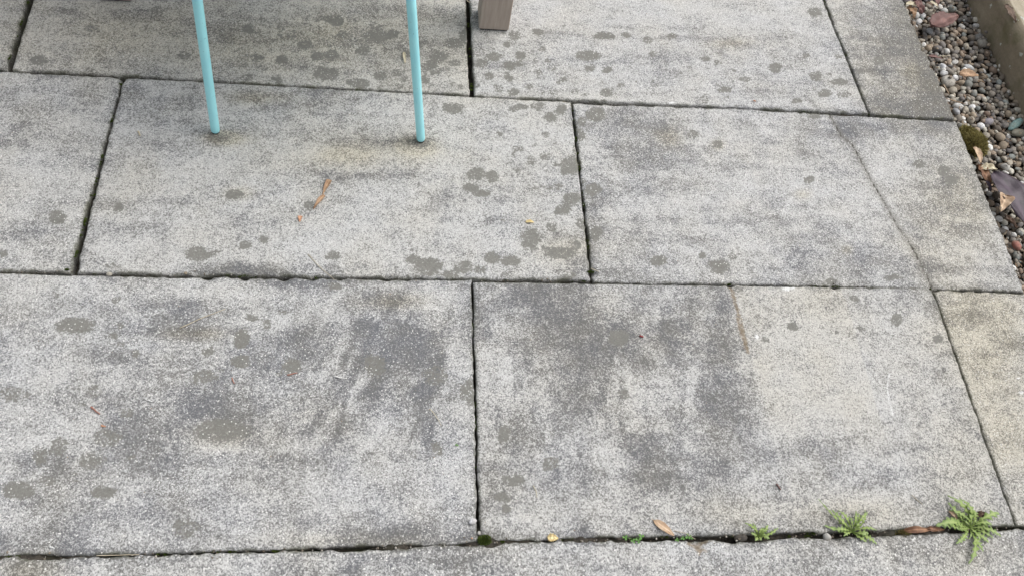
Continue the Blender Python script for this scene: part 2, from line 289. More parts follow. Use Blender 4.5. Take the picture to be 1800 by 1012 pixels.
def marks(X, Y):
    X0, Y0 = X, Y
    wx = .050 * fbm(X * 9, Y * 9, 61, 4, .6); wy = .036 * fbm(X * 9 + 40, Y * 9, 62, 4, .6)
    dk = np.zeros(X.shape); sp = np.full(X.shape, -1.); wm = np.zeros(X.shape); wh = np.full(X.shape, -1.)
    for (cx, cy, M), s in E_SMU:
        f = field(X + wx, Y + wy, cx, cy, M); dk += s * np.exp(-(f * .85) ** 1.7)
    ux = .010 * fbm(X * 55, Y * 55, 63, 3, .6); uy = .008 * fbm(X * 55 + 9, Y * 55, 64, 3, .6)
    for (cx, cy, M), cap in zip(E_SPOT, CAP): sp = np.maximum(sp, np.minimum(1.12 - field(X + ux, Y + uy, cx, cy, M), cap))
    sg = ((X - B0.x) * (B1.y - B0.y) - (Y - B0.y) * (B1.x - B0.x)) / -(B1 - B0).length + .02 * fbm(X * 14, Y * 14, 65, 4)
    row = ((Y < .732) & (Y > .27) & (X > .11) & (X < .842)) * np.clip((Y - .36) / .15, 0, 1)
    dk += row * (.07 * np.exp(-np.clip(-sg, 0, 9) / .10) * (sg < 0) - .12 * np.clip(sg / .016, 0, 1)); wm += row * .18 * np.clip(sg / .016, 0, 1)
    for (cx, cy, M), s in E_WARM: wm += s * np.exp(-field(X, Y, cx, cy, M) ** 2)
    for cx, cy, M in E_WHITE: wh = np.maximum(wh, 1 - field(X, Y, cx, cy, M))
    for l in SCRATCH: wh = np.maximum(wh, np.minimum(.42, .62 - pdist(X, Y, l) / .0035))
    ck = np.full(X.shape, 9.)
    for l in CRACKS: ck = np.minimum(ck, pdist(X, Y, l))
    sm = np.full(X.shape, 9.)
    for l in SEAMS: sm = np.minimum(sm, pdist(X, Y, l))
    return dk, sp, wm, wh, ck, sm

# ------------------------------------------------------------------ paving
def lerpline(pts, n):
    P = [np.array(p, float) for p in pts]; L = [0]
    for a, b in zip(P, P[1:]): L.append(L[-1] + np.hypot(*(b - a)))
    L = np.array(L) / L[-1]
    return lambda t: np.stack([np.interp(t, L, [p[0] for p in P]), np.interp(t, L, [p[1] for p in P])], -1)
def grade(L, step):
    e = [0, .0015, .0035, .006, .0095, .0135]
    n = max(2, int((L - 2 * .0135) / step)); mid = np.linspace(.0135, L - .0135, n + 1)[1:-1]
    return np.concatenate([e, mid, [L - x for x in e[::-1]]]) / L
def slab(label, far, near, mat, tone=0., warm=0., dz=0., tilt=(0, 0), step=.0055, seed=0, th=.048, rag=1.0):
    F = lerpline(far, 0); N = lerpline(near, 0)
    Lx = np.hypot(*(F(np.array([1.]))[0] - F(np.array([0.]))[0])); Ly = np.hypot(*(F(np.array([0.]))[0] - N(np.array([0.]))[0]))
    us = grade(Lx, step); vs = grade(Ly, step); nu, nv = len(us), len(vs)
    U, V = np.meshgrid(us, vs)
    A = N(us)[None] * (1 - V[..., None]) + F(us)[None] * V[..., None]
    X, Y = A[..., 0].copy(), A[..., 1].copy()
    dl, dr, dn, df = U * Lx, (1 - U) * Lx, V * Ly, (1 - V) * Ly
    fall = lambda d: np.clip(1 - d / .014, 0, 1)
    wob = lambda s, k: rag * (.0030 * fbm(s * 16, k + 0 * s, seed, 3) + .0075 * np.minimum(fbm(s * 60, k + 0 * s, seed + 5, 4, .75), .07))
    X += fall(dl) * wob(Y, 1.5) - fall(dr) * wob(Y, 7.5)
    Y += fall(dn) * wob(X, 3.5) - fall(df) * wob(X, 5.5)
    ed = np.minimum(np.minimum(dl, dr), np.minimum(dn, df))
    rr = .0035 * (1 + 1.2 * fbm(X * 30, Y * 30, seed + 9, 3))
    Z = -.0020 * np.clip(1 - ed / np.maximum(rr, .001), 0, 1) ** 2
    Z += .0012 * fbm(X * 9, Y * 9, seed + 3, 4) + dz
    cx, cy = X.mean(), Y.mean()
    Z += tilt[0] * (X - cx) + tilt[1] * (Y - cy)
    for p, r, d in G_CHIP:
        if abs(p.x - cx) > Lx or abs(p.y - cy) > Ly: continue
        q = np.hypot(X - p.x, Y - p.y) * (1 + .8 * fbm(X * 160, Y * 160, seed + 2, 2))
        Z -= d * np.clip(1 - q / (r * 1.15), 0, 1) ** .8 * np.clip(1.1 - ed / .016, 0, 1)
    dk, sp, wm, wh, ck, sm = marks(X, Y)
    Z -= .0012 * np.clip(1 - ck / .0035, 0, 1)
    # chamfered corners
    dk = dk + tone; wm = wm + warm
    vt = np.stack([X - cx, Y - cy, Z], -1).reshape(-1, 3); n0 = len(vt)
    idx = np.arange(n0).reshape(nv, nu)
    fc = np.stack([idx[:-1, :-1], idx[:-1, 1:], idx[1:, 1:], idx[1:, :-1]], -1).reshape(-1, 4)
    ring = np.concatenate([idx[0, :], idx[1:, -1], idx[-1, -2::-1], idx[-2:0:-1, 0]])
    lows = []; base = n0; vv = [vt]; ff = [fc]; prev = ring
    for zz, inn in ((-.016, .0), (-th, -.001)):
        lv = vt[ring].copy(); lv[:, 2] = np.minimum(zz, lv[:, 2] - .002)
        lv[:, 0] += .002 * fbm(vt[ring, 0] * 60 + zz * 900, vt[ring, 1] * 60, seed + 4, 2); lv[:, 1] += .002 * fbm(vt[ring, 1] * 60, vt[ring, 0] * 60 + zz * 900, seed + 6, 2)
        cur = base + np.arange(len(ring)); base += len(ring); vv.append(lv)
        ff.append(np.stack([prev, cur, np.roll(cur, -1), np.roll(prev, -1)], -1)); prev = cur
    vt = np.concatenate(vv); fc = np.concatenate(ff)
    me = bpy.data.meshes.new('paving_slab'); me.vertices.add(len(vt)); me.vertices.foreach_set('co', vt.ravel().astype(np.float32))
    me.loops.add(fc.size); me.loops.foreach_set('vertex_index', fc.ravel().astype(np.int32))
    me.polygons.add(len(fc)); me.polygons.foreach_set('loop_start', np.arange(0, fc.size, 4, dtype=np.int32)); me.update(calc_edges=True); me.validate()
    me.polygons.foreach_set('use_smooth', [True] * len(me.polygons))
    ext = lambda a, fill: np.concatenate([a.ravel(), np.full(len(vt) - n0, fill)])
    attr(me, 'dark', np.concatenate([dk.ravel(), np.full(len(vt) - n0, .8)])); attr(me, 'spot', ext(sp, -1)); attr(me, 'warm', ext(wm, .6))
    attr(me, 'white', ext(wh, -1)); attr(me, 'crack', ext(ck, 9)); attr(me, 'seam', ext(sm, 9)); attr(me, 'edge', ext(ed, 0))
    o = link('paving_slab', me, mat, loc=(cx, cy, 0)); tag(o, label, 'paving slab', 'concrete slabs of the patio', 'thing')
    return o
def G(*q): return [gxy(*p) for p in q]
def ext(a, b, y):
    a = np.array(a); b = np.array(b); t = (y - a[1]) / (b[1] - a[1]); return tuple(a + (b - a) * t)
MS = slab_material('weathered_concrete'); MK = slab_material('coarse_concrete', 1.25)
FY = 1.636
# rear course
slab('grey slab corner in the far left of the photo, left of the rear joint', [(-1.62, FY), ext(gxy(8, 118), gxy(47, 0), FY)], [(-1.62, 1.188), gxy(8, 118)], MS, .05, .35, seed=11, step=.008)
slab('rear paving slab crossed by the turquoise chair legs, brownish and thick with dark spots', [ext(gxy(20, 122), gxy(57, 0), FY), ext(gxy(825, 166), gxy(818, 0), FY)], G((20, 122), (230, 131), (500, 149), (825, 165)), MS, -.02, .3, seed=12, dz=-.001)
slab('rear paving slab on which the taupe table leg stands, pale with lichen spots', [ext(gxy(834, 168), gxy(826, 0), FY), ext(gxy(1526, 199), gxy(1446, 0), FY)], G((834, 168), (1200, 184), (1526, 199)), MS, .02, .05, seed=13)
slab('narrow cut slab with darkened right edge beside the far gravel', [ext(gxy(1530, 200), gxy(1450, 0), FY), (1.243, FY)], G((1530, 200), (1680, 209)), MS, .30, .3, seed=14, rag=1.6)
# middle course
slab('slab at the left edge in the middle course, with one round dark spot', [(-1.345, 1.181), gxy(213, 137)], [(-1.345, .737), gxy(121, 476)], MS, .0, .1, seed=15)
slab('middle slab the turquoise legs stand on, curled brown leaf at its centre', G((219, 137), (600, 158), (1003, 180)), G((134, 478), (400, 483), (700, 488), (830, 490), (1038, 492)), MS, .0, .1, seed=16, dz=.001)
slab('cracked middle slab beside the gravel, split by a diagonal crack', G((1008, 182), (1300, 192), (1681, 214)), G((1043, 495.5), (1400, 500.5), (1800, 511.3)), MS, .04, .05, seed=17, rag=1.4, step=.004)
# front course
slab('large front left slab with blotchy dark stains and a dry straw', [(-.775, .728), gxy(0, 480), gxy(300, 487), gxy(600, 490), gxy(828.5, 492)], [(-.775, .279), gxy(0, 974), gxy(201, 972.6), gxy(336, 969), gxy(504, 964), gxy(600, 958.5), gxy(667, 957), gxy(801, 955), gxy(838, 950)], MS, .13, .0, seed=18)
slab('front middle slab, dark on the left and buff on the right with white marks', G((831.5, 495), (1280, 502), (1637, 507.3)), G((844, 943), (862, 948), (936, 947), (986, 945), (1104, 942), (1193, 940), (1307, 936.5), (1363, 935.5), (1467, 932), (1555, 930), (1644, 925), (1783, 922)), MS, .10, .1, seed=19, dz=.001, step=.004)
slab('yellowish buff slab at the right edge of the front course', [gxy(1641.5, 510), (1.243, .728)], [gxy(1787, 923), (1.243, .281)], MS, .06, .38, seed=20)
# nearest course
slab('coarse grained slab along the bottom edge with weeds in its joint', [(-.98, .262), gxy(-60, 983), gxy(88, 981), gxy(201, 978), gxy(336, 974), gxy(504, 969), gxy(600, 967), gxy(667, 964), gxy(801, 958), gxy(936, 952), gxy(1193, 949), gxy(1307, 950), gxy(1400, 945), gxy(1467, 947), gxy(1555, 942), gxy(1644, 937), gxy(1800, 930), (1.243, .266)], [(-.98, -.185), (1.243, -.185)], MK, .16, .05, seed=21, rag=1.8)
# the next course back, just beyond the frame
for lab, xa, xb, sd_ in (('slab behind the rear joint at the far left, under the back of the table', -1.345, -.548, 31), ('slab under the rear legs of the taupe table', -.542, .352, 32), ('slab behind the table leg reaching the far gravel', .358, 1.243, 33)):
    slab(lab, [(xa, 2.092), (xb, 2.092)], [(xa, 1.643), (xb, 1.643)], MS, .08, .2, seed=sd_, step=.012)

# ------------------------------------------------------------------ ground: joint bed, garden ground, gravel bed
tb = NT('joint_dirt'); c = tb.mix(tb.mr(tb.noise(120, 4, .7), .35, .65), (.026, .024, .020), (.085, .074, .060))
c = tb.mix(tb.mr(tb.noise(14, 3), .56, .68, 0, .5), c, (.035, .045, .015)); tb.bump(tb.noise(300, 4, .7), .003, 1); M_BED = tb.done(c, 1)
FILL = [(8,120,14,.010),(215,136,10,.012),(640,162,60,.009),(829,168,10,.014),(1005,181,8,.012),(1270,187,14,.016),(1420,194,60,.010),(190,240,12,.010),(160,345,10,.012),(240,483,8,.014),(300,483,20,.012),(560,489,34,.010),(640,488,30,.008),
(1038,470,10,.016),(1030,380,8,.010),(1044,494,14,.012),(1284,502,8,.018),(1640,510,8,.014),(1660,511,10,.010),(700,962,28,.024),(775,957,24,.025),(845,952,20,.026),(900,951,44,.022),(1030,946,40,.020),(1010,942,14,.026),(1100,948,24,.012),(1330,945,30,.010),
(1400,942,50,.012),(1570,934,44,.018),(1640,931,40,.022),(1720,928,30,.022),(145,978,24,.024),(30,980,50,.026),(400,975,30,.006),(1760,760,10,.014),(1720,640,12,.016),(1690,560,10,.018),(1770,860,8,.016),(838,700,10,.008),(833,590,8,.008),(1780,510,30,.012),(100,125,40,.008),(1500,197,60,.014),(1610,205,60,.016)]
GF = [(gxy(x, y), r * .0011, h) for x, y, r, h in FILL]
bx = np.arange(-1.66, 1.262, .007); by = np.arange(-.2, 2.11, .006); X, Y = np.meshgrid(bx, by)
Z = -.024 + .010 * fbm(X * 40, Y * 40, 3, 4) + .006 * fbm(X * 9, Y * 9, 4, 2)
for (fx, fy), r, h in GF: Z += h * np.exp(-(np.hypot(X - fx, Y - fy) / r) ** 2) * (1 + .5 * fbm(X * 150, Y * 150, 8, 2))
Z = np.minimum(Z, -.0035); Z[:, -1] = -.06; Z[:, 0] = -.06; Z[0] = -.06; Z[-1] = -.06
ii = np.arange(X.size).reshape(X.shape)
me = mesh('soil', np.stack([X, Y, Z], -1).reshape(-1, 3), np.stack([ii[:-1, :-1], ii[:-1, 1:], ii[1:, 1:], ii[1:, :-1]], -1).reshape(-1, 4))
tag(link('soil', me, M_BED), kind='structure')
tg = NT('garden_soil'); c = tg.mix(tg.mr(tg.noise(6, 6, .65), .35, .65), (.045, .040, .028), (.050, .065, .025)); tg.bump(tg.noise(40, 5, .7), .02, 1); M_GR = tg.done(c, 1)
tag(link('ground', mesh('ground', [(-60, -60, -.075), (60, -60, -.075), (60, 60, -.075), (-60, 60, -.075)], [(0, 1, 2, 3)]), M_GR), kind='structure')
tv = NT('gravel_soil'); c = tv.mix(tv.mr(tv.noise(150, 4, .7), .35, .65), (.018, .014, .010), (.065, .050, .036)); tv.bump(tv.noise(200, 4, .7), .004, 1); M_GB = tv.done(c, 1)
X, Y = np.meshgrid(np.linspace(1.236, 1.50, 30), np.linspace(.2, 2.3, 200)); Z = -.052 + .008 * fbm(X * 30, Y * 30, 5, 3)
ii = np.arange(X.size).reshape(X.shape)
tag(link('gravel_bed', mesh('gravel_bed', np.stack([X, Y, Z], -1).reshape(-1, 3), np.stack([ii[:-1, :-1], ii[:-1, 1:], ii[1:, 1:], ii[1:, :-1]], -1).reshape(-1, 4)), M_GB), kind='structure')

# ------------------------------------------------------------------ pebbles
def ico(sub=2):
    import bmesh
    b = bmesh.new(); bmesh.ops.create_icosphere(b, subdivisions=sub, radius=1); b.verts.ensure_lookup_table()
    v = np.array([p.co[:] for p in b.verts]); f = np.array([[q.index for q in p.verts] for p in b.faces]); b.free(); return v, f
IV, IF = ico(2); IV3, IF3 = ico(3)
tp = NT('pebble_stone'); pc = tp.at('pcol', 'Color')
pn = tp.mr(tp.noise(170, 4, .65), .3, .7, .62, 1.25); c = tp.mix(1, pc, pn, 'MULTIPLY')
c = tp.mix(tp.mr(tp.noise(420, 2), .6, .75, 0, .4), c, (.12, .10, .08)); c = tp.mix(tp.mr(tp.noise(26, 5, .7), .42, .62, .05, .55), c, (.23, .195, .155)); tp.bump(tp.noise(500, 3, .6), .0006, .5); M_PEB = tp.done(c, tp.mr(tp.noise(90, 2), .3, .7, .5, .85))
PAL = [((.21, .19, .165), 5), ((.30, .27, .22), 4), ((.155, .145, .14), 5), ((.12, .10, .08), 4), ((.44, .42, .36), 4.5), ((.25, .20, .145), 4), ((.60, .59, .56), 2.2), ((.21, .23, .22), 2), ((.28, .215, .16), 2), ((.085, .08, .08), 3), ((.17, .12, .09), 2)]
def pick():
    r = rnd.uniform(0, sum(w for _, w in PAL))
    for c, w in PAL:
        r -= w
        if r <= 0: return c
    return PAL[0][0]
def pebshape(a, b, c, rot, tip, seed, V=IV):
    v = V.copy(); s = seed
    for ax, am in ((0, .12), (1, .10), (2, .08)):
        v += am * np.sin(V[:, [ax]] * 2.3 + s * 1.7 + ax) * np.roll(V, 1, 1) * .8
    v *= 1 + .05 * np.sin(V[:, :1] * 5 + s) * np.cos(V[:, 1:2] * 4 + s * 2)
    v = v * [a, b, c]
    Rm = np.array(Matrix.Rotation(rot, 3, 'Z') @ Matrix.Rotation(tip[0], 3, 'X') @ Matrix.Rotation(tip[1], 3, 'Y'))
    return v @ Rm.T
GX0, GX1, GY0, GY1, CE = 1.236, 1.488, .15, 2.35, .002
nx, ny = int((GX1 - GX0) / CE), int((GY1 - GY0) / CE); HM = np.full((nx, ny), -.050)
def foot(x, y, r):
    i0, i1 = max(0, int((x - r - GX0) / CE)), min(nx, int((x + r - GX0) / CE) + 1)
    j0, j1 = max(0, int((y - r - GY0) / CE)), min(ny, int((y + r - GY0) / CE) + 1)
    return i0, i1, j0, j1
def drop(x, y, a, b, c, place=True):
    r = (a + b) / 2; i0, i1, j0, j1 = foot(x, y, r)
    if i1 <= i0 or j1 <= j0: return None
    xs = GX0 + (np.arange(i0, i1) + .5) * CE - x; ys = GY0 + (np.arange(j0, j1) + .5) * CE - y
    q = 1 - (xs[:, None] ** 2 + ys[None] ** 2) / r ** 2; mk = q > 0
    if not mk.any(): return None
    s = np.sqrt(np.clip(q, 0, 1)) * c; sub = HM[i0:i1, j0:j1]
    zc = np.percentile((sub + s)[mk], 78)
    if place: sub[mk] = np.maximum(sub, zc + s)[mk]
    return zc
BIG = [  # the pebbles the photo shows one by one: photo position, half axes in metres, turn, colour, label
 ('pale cream pebble, the largest beside the slab edge in the gravel', 1667, 143, .0145, .0115, .009, .1, (.60, .57, .51)),
 ('small bright white pebble near the tip of the maroon leaf in the gravel', 1660, 19, .0072, .0062, .005, .2, (.68, .70, .68)),
 ('white pebble touching a second white pebble at the slab edge, the upper one', 1657, 117, .0055, .0065, .005, .9, (.75, .76, .78)),
 ('white pebble touching a second white pebble at the slab edge, the lower one', 1659, 129, .0080, .0062, .005, .3, (.70, .71, .72)),
 ('elongated white pebble in the middle of the gravel strip', 1704, 119, .0105, .0052, .005, -.5, (.66, .67, .67)),
 ('smooth round grey pebble close to the timber sleeper', 1727, 76, .0100, .0100, .008, 0, (.30, .29, .26)),
 ('long dark grey pebble lying behind the round grey pebble', 1720, 66, .0115, .0080, .007, 1.0, (.19, .19, .185)),
 ('long teal stone lying at the right edge of the photo', 1785, 219, .0230, .0072, .0065, .62, (.20, .40, .395)),
 ('flat olive grey stone just below the teal stone', 1792, 234, .0190, .0085, .006, .15, (.19, .185, .145)),
 ('red brick coloured stone at the slab edge', 1787, 432, .0062, .0092, .006, .35, (.40, .13, .10)),
 ('white quartz pebble above the moss clump at the slab edge', 1682, 187, .0085, .0062, .006, -.1, (.68, .68, .66)),
 ('bluish white pebble half under the slab corner above the moss', 1681, 196, .0052, .0075, .005, .6, (.58, .62, .68)),
 ('lilac grey rounded pebble to the right of the moss clump', 1738, 214, .0095, .0070, .006, .3, (.31, .29, .33)),
 ('light grey pebble with a bright side between two leaves in the gravel', 1767, 294, .0080, .0070, .006, -.5, (.56, .56, .53)),
 ('small white pebble between dark soil crumbs and the red stone', 1782, 413, .0052, .0042, .004, -.4, (.68, .67, .64)),
 ('greenish speckled pebble beside the dark purple leaf', 1795, 338, .0090, .0095, .007, .2, (.24, .27, .23)),
 ('long grey pebble lying along the slab corner above the moss', 1691, 224, .0060, .0105, .006, .5, (.30, .30, .28)),
 ('pale blue grey pebble beneath the near point of the maroon leaf', 1634, 55, .0075, .0065, .005, .2, (.38, .40, .42)),
]
vs, fs, cs = [], [], []; nb = 0
def addp(x, y, z, a, b, c, V=None):
    global nb
    sh = pebshape(a, b, c, rnd.uniform(0, 6.3), (rnd.uniform(-.45, .45), rnd.uniform(-.45, .45)), rnd.uniform(0, 50)) + [x, y, z]
    k = pick(); j = rnd.uniform(1.0, 1.75); k = [min(.9, q * j) for q in k] + [1]
    vs.append(sh); fs.append(IF + nb); cs.append(np.tile(k, (len(sh), 1))); nb += len(sh)
def fillp(n, lo, hi, tries):
    for _ in range(n):
        a = rnd.uniform(lo, hi) * (1.25 if rnd.random() < .12 else 1); b = a * rnd.uniform(.62, .95); c = b * rnd.uniform(.55, .85)
        best = None
        for _ in range(tries):
            x = rnd.uniform(GX0 + .004, GX1 - .002); y = rnd.uniform(GY0, GY1); z = drop(x, y, a, b, c, False)
            if z is not None and (best is None or z < best[0]): best = (z, x, y)
        z, x, y = best
        if z > -.004: continue
        drop(x, y, a, b, c); addp(x, y, z, a, b, c)
fillp(2060, .0056, .0104, 6)
fillp(1650, .0040, .0092, 8)
topz = lambda x, y, r=.004: float(np.percentile(HM[foot(x, y, r)[0]:foot(x, y, r)[1], foot(x, y, r)[2]:foot(x, y, r)[3]], 80))
big_objs = []
for lab, px, py, a, b, c, rot, kc in BIG:
    a, b, c = a * 1.3, b * 1.3, c * 1.2; p = gp(px, py, -.014)
    z0 = drop(p.x, p.y, a * .8, b * .8, c, False) or -.03
    z = min(z0 - .002, -.010); p = gp(px, py, z)
    drop(p.x, p.y, a, b, c)
    v = pebshape(a, b, c, rot, (rnd.uniform(-.15, .15), rnd.uniform(-.15, .15)), rnd.uniform(0, 50), IV3)
    me = mesh('pebble', v, IF3); cattr(me, 'pcol', np.tile(list(kc) + [1], (len(v), 1)))
    o = link('pebble', me, M_PEB, loc=(p.x, p.y, z)); tag(o, lab, 'pebble', 'pebbles that stand out in the gravel strip')
for _ in range(260):   # a last scatter so that no large pebble lies on bare ground
    a = rnd.uniform(.003, .0055); x = rnd.uniform(GX0 + .004, GX1 - .004); y = rnd.uniform(.6, 1.75); z = drop(x, y, a, a * .8, a * .6, False)
    if z is not None and z < -.014: drop(x, y, a, a * .8, a * .6); addp(x, y, z, a, a * .8, a * .6)
me = mesh('gravel', np.concatenate(vs), np.concatenate(fs)); cattr(me, 'pcol', np.concatenate(cs))
tag(link('gravel', me, M_PEB), 'mixed grey and brown rounded gravel between patio and sleeper', 'gravel', kind='stuff')

# ------------------------------------------------------------------ timber sleeper
tw = NT('weathered_timber'); sp_ = tw.n('ShaderNodeSeparateXYZ'); tw.put(sp_.inputs[0], tw.pos)
gr = tw.ma('ADD', tw.ma('MULTIPLY', tw.noise(1, 5, .65, tw.scl((60, 18, 60))), .6), tw.ma('MULTIPLY', tw.noise(150, 4, .8), .4)); c = tw.mix(tw.mr(gr, .35, .65), (.21, .175, .125), (.33, .28, .205))
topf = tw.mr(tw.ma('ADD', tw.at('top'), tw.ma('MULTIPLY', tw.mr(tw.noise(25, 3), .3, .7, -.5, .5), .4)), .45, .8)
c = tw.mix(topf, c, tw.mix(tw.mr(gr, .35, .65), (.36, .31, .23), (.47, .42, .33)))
c = tw.mix(tw.mr(tw.noise(16, 4, .6), .52, .66, 0, .5), c, (.13, .125, .055))
lq = tw.ma('MULTIPLY', tw.ma('LESS_THAN', tw.ma('ADD', tw.vor(42, out='Distance'), tw.mr(tw.noise(200, 2), .3, .7, -.15, .15)), .2), tw.ma('GREATER_THAN', tw.sep(tw.vor(42))[1], .72))
c = tw.mix(lq, c, (.52, .52, .46)); tw.bump(tw.ma('ADD', gr, tw.ma('MULTIPLY', lq, .4)), .003, .8); M_TIM = tw.done(c, .95)
SX, ST, SR = 1.473, .055, .025
prof = []
for k in range(8): a = math.pi / 2 * k / 7; prof.append((SX + SR - SR * math.cos(a), ST - SR + SR * math.sin(a)))
prof = [(SX + .001, -.085), (SX - .001, -.05), (SX, -.01), (SX + .001, .025)] + prof + [(SX + .08, ST + .002), (SX + .14, ST + .001), (SX + .20, ST - .002), (SX + .222, ST - .02), (SX + .225, -.085)]
ys = np.linspace(-.4, 2.6, 260); v = []; tt = []
for y in ys:
    for x, z in prof:
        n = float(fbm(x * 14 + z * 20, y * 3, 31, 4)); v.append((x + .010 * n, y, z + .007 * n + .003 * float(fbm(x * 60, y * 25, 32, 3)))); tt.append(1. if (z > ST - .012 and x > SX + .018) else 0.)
k = len(prof); f = [(i * k + j, (i + 1) * k + j, (i + 1) * k + j + 1, i * k + j + 1) for i in range(len(ys) - 1) for j in range(k - 1)]
f += [tuple(range(k)), tuple(range(len(v) - k, len(v)))[::-1]]
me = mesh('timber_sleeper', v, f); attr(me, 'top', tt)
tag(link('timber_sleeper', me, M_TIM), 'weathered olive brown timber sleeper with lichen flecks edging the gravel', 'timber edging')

# ------------------------------------------------------------------ tubes and furniture
def tube(pts, rads, n=16, cap=True):
    P = [Vector(p) for p in pts]; v, f = [], []; prev = None
    for i, p in enumerate(P):
        t = (P[min(i + 1, len(P) - 1)] - P[max(i - 1, 0)]).normalized()
        s = prev - t * prev.dot(t) if prev else t.orthogonal(); s.normalize(); prev = s; q = t.cross(s)
        for k in range(n):
            a = 2 * math.pi * k / n; v.append(p + (s * math.cos(a) + q * math.sin(a)) * rads[i])
    for i in range(len(P) - 1):
        for k in range(n): f.append((i * n + k, i * n + (k + 1) % n, (i + 1) * n + (k + 1) % n, (i + 1) * n + k))
    if cap: f.append(tuple(range(n))[::-1]); f.append(tuple(range(len(v) - n, len(v))))
    return v, f
def merge(parts):
    V, F = [], []
    for v, f in parts:
        o = len(V); V += list(v); F += [tuple(i + o for i in q) for q in f]
    return V, F
def boxm(x0, x1, y0, y1, z0, z1):
    v = [(x, y, z) for z in (z0, z1) for x, y in ((x0, y0), (x1, y0), (x1, y1), (x0, y1))]
    return v, [(0, 3, 2, 1), (4, 5, 6, 7), (0, 1, 5, 4), (1, 2, 6, 5), (2, 3, 7, 6), (3, 0, 4, 7)]
def bevel(o, wd, seg=3):
    b = o.modifiers.new('bevel', 'BEVEL'); b.width = wd; b.segments = seg; b.limit_method = 'ANGLE'
t = NT('turquoise_paint'); t.b.inputs['Specular IOR Level'].default_value = .4
c = t.mix(t.mr(t.noise(30, 4), .4, .6), (.36, .80, .86), (.39, .83, .88)); c = t.mix(t.mr(t.noise(260, 2), .70, .76), c, (.10, .16, .13)); M_TUR = t.done(c, .38)
M_RUB = simple('dark_foot', (.03, .035, .035), None, rough=.8)
t = NT('taupe_wood'); c = t.mix(t.mr(t.noise(1, 4, .6, t.scl((160, 160, 14))), .35, .65), (.35, .29, .245), (.43, .365, .31)); c = t.mix(t.mr(t.noise(300, 2), .62, .75, 0, .35), c, (.36, .33, .30))
t.bump(t.noise(1, 4, .6, t.scl((400, 400, 60))), .0005, .6); M_TAU = t.done(c, .75)

fl = gp(379, 233); fr = gp(740, 248); cxm = (fl.x + fr.x) / 2
chair = empty('metal_chair', (cxm, 1.28, 0), 'turquoise painted metal chair standing on two visible slim tubular legs', 'chair')
def part(name, vf, mat, parent, smooth=True):
    off = parent.location
    if parent.parent: off = off + parent.parent.location
    v, f = vf; me = mesh(name, [Vector(p) - off for p in v], f, smooth); return link(name, me, mat, parent)
def legp(p0, dx, dy, h, ref=None):
    R0 = .0083
    pts = [(p0.x + dx * z, p0.y + dy * z, z) for z in (.0035, .0045, .0065, .010, .05, .1, .2, .3, h)]
    return tube(pts, [R0 * .78, R0 * .9, R0 * .98, R0] + [R0] * 5, 24)
for p0, dx, dy in ((fl, .078, .055), (fr, -.082, .055)):
    lg = part('leg', legp(p0, dx, dy, .43), M_TUR, chair)
    v, f = tube([(p0.x, p0.y, 0.0002), (p0.x, p0.y, .0042)], [.0068, .0068], 20)
    o = link('foot_pad', mesh('foot_pad', [Vector(q) - chair.location for q in v], f), M_RUB, lg)
for sx in (-1, 1):
    part('leg', legp(Vector((cxm + sx * .185, 1.52, 0)), -sx * .06, -.09, .43), M_TUR, chair)
sv_, sf_ = [], []; n = 40
for z, r in ((.425, .172), (.432, .182), (.440, .182), (.446, .174), (.443, .12)):
    for k in range(n):
        a = 2 * math.pi * k / n; sq = 1 / (abs(math.cos(a)) ** 4 + abs(math.sin(a)) ** 4) ** .25; sv_.append((cxm + r * sq * math.cos(a), 1.28 + r * sq * math.sin(a), z))
for i in range(4):
    for k in range(n): sf_.append((i * n + k, i * n + (k + 1) % n, (i + 1) * n + (k + 1) % n, (i + 1) * n + k))
sf_.append(tuple(range(4 * n, 5 * n))); sf_.append(tuple(range(n))[::-1])
part('seat', (sv_, sf_), M_TUR, chair)
bp = [(cxm - .155, 1.09, .43), (cxm - .165, 1.06, .60), (cxm - .155, 1.03, .78), (cxm - .10, 1.015, .84), (cxm, 1.01, .855), (cxm + .10, 1.015, .84), (cxm + .155, 1.03, .78), (cxm + .165, 1.06, .60), (cxm + .155, 1.09, .43)]
part('back_frame', tube(bp, [.0088] * len(bp), 16), M_TUR, chair)
for zc, yy in ((.62, 1.056), (.74, 1.036)):
    part('back_slat', merge([boxm(cxm - .160, cxm + .160, yy - .002, yy + .002, zc - .02, zc + .02)]), M_TUR, chair, False)

TX0, TX1 = gp(841, 54).x, gp(894, 56).x; TY = 1.3745; LW = TX1 - TX0; LX = -.628
table = empty('garden_table', ((LX + TX1) / 2, TY + .35, 0), 'taupe wooden garden table on thick square legs behind the turquoise chair', 'table')
for x0, x1, y0 in ((TX0, TX1, TY), (LX, LX + LW, TY + .017), (TX0, TX1, TY + .62), (LX, LX + LW, TY + .62)):
    lg = part('leg', boxm(x0, x1, y0, y0 + LW * .95, .003, .700), M_TAU, table, False); bevel(lg, .0035)
    v, f = boxm(x0 + .003, x1 - .003, y0 + .003, y0 + LW * .95 - .003, .0004, .0032); o = link('foot_pad', mesh('foot_pad', [Vector(q) - table.location for q in v], f, False), M_RUB, lg)
for ya in (.02, .64): part('apron', boxm(LX + LW, TX0, TY + ya, TY + ya + .022, .62, .70), M_TAU, table, False)
n = 7; x0, x1 = LX - .05, TX1 + .05; y0, y1 = TY - .04, TY + .74; pw = (y1 - y0) / n
tt_ = part('tabletop', merge([boxm(x0, x1, y0 + i * pw + .002, y0 + (i + 1) * pw - .002, .7005, .726) for i in range(n)]), M_TAU, table, False); bevel(tt_, .002)

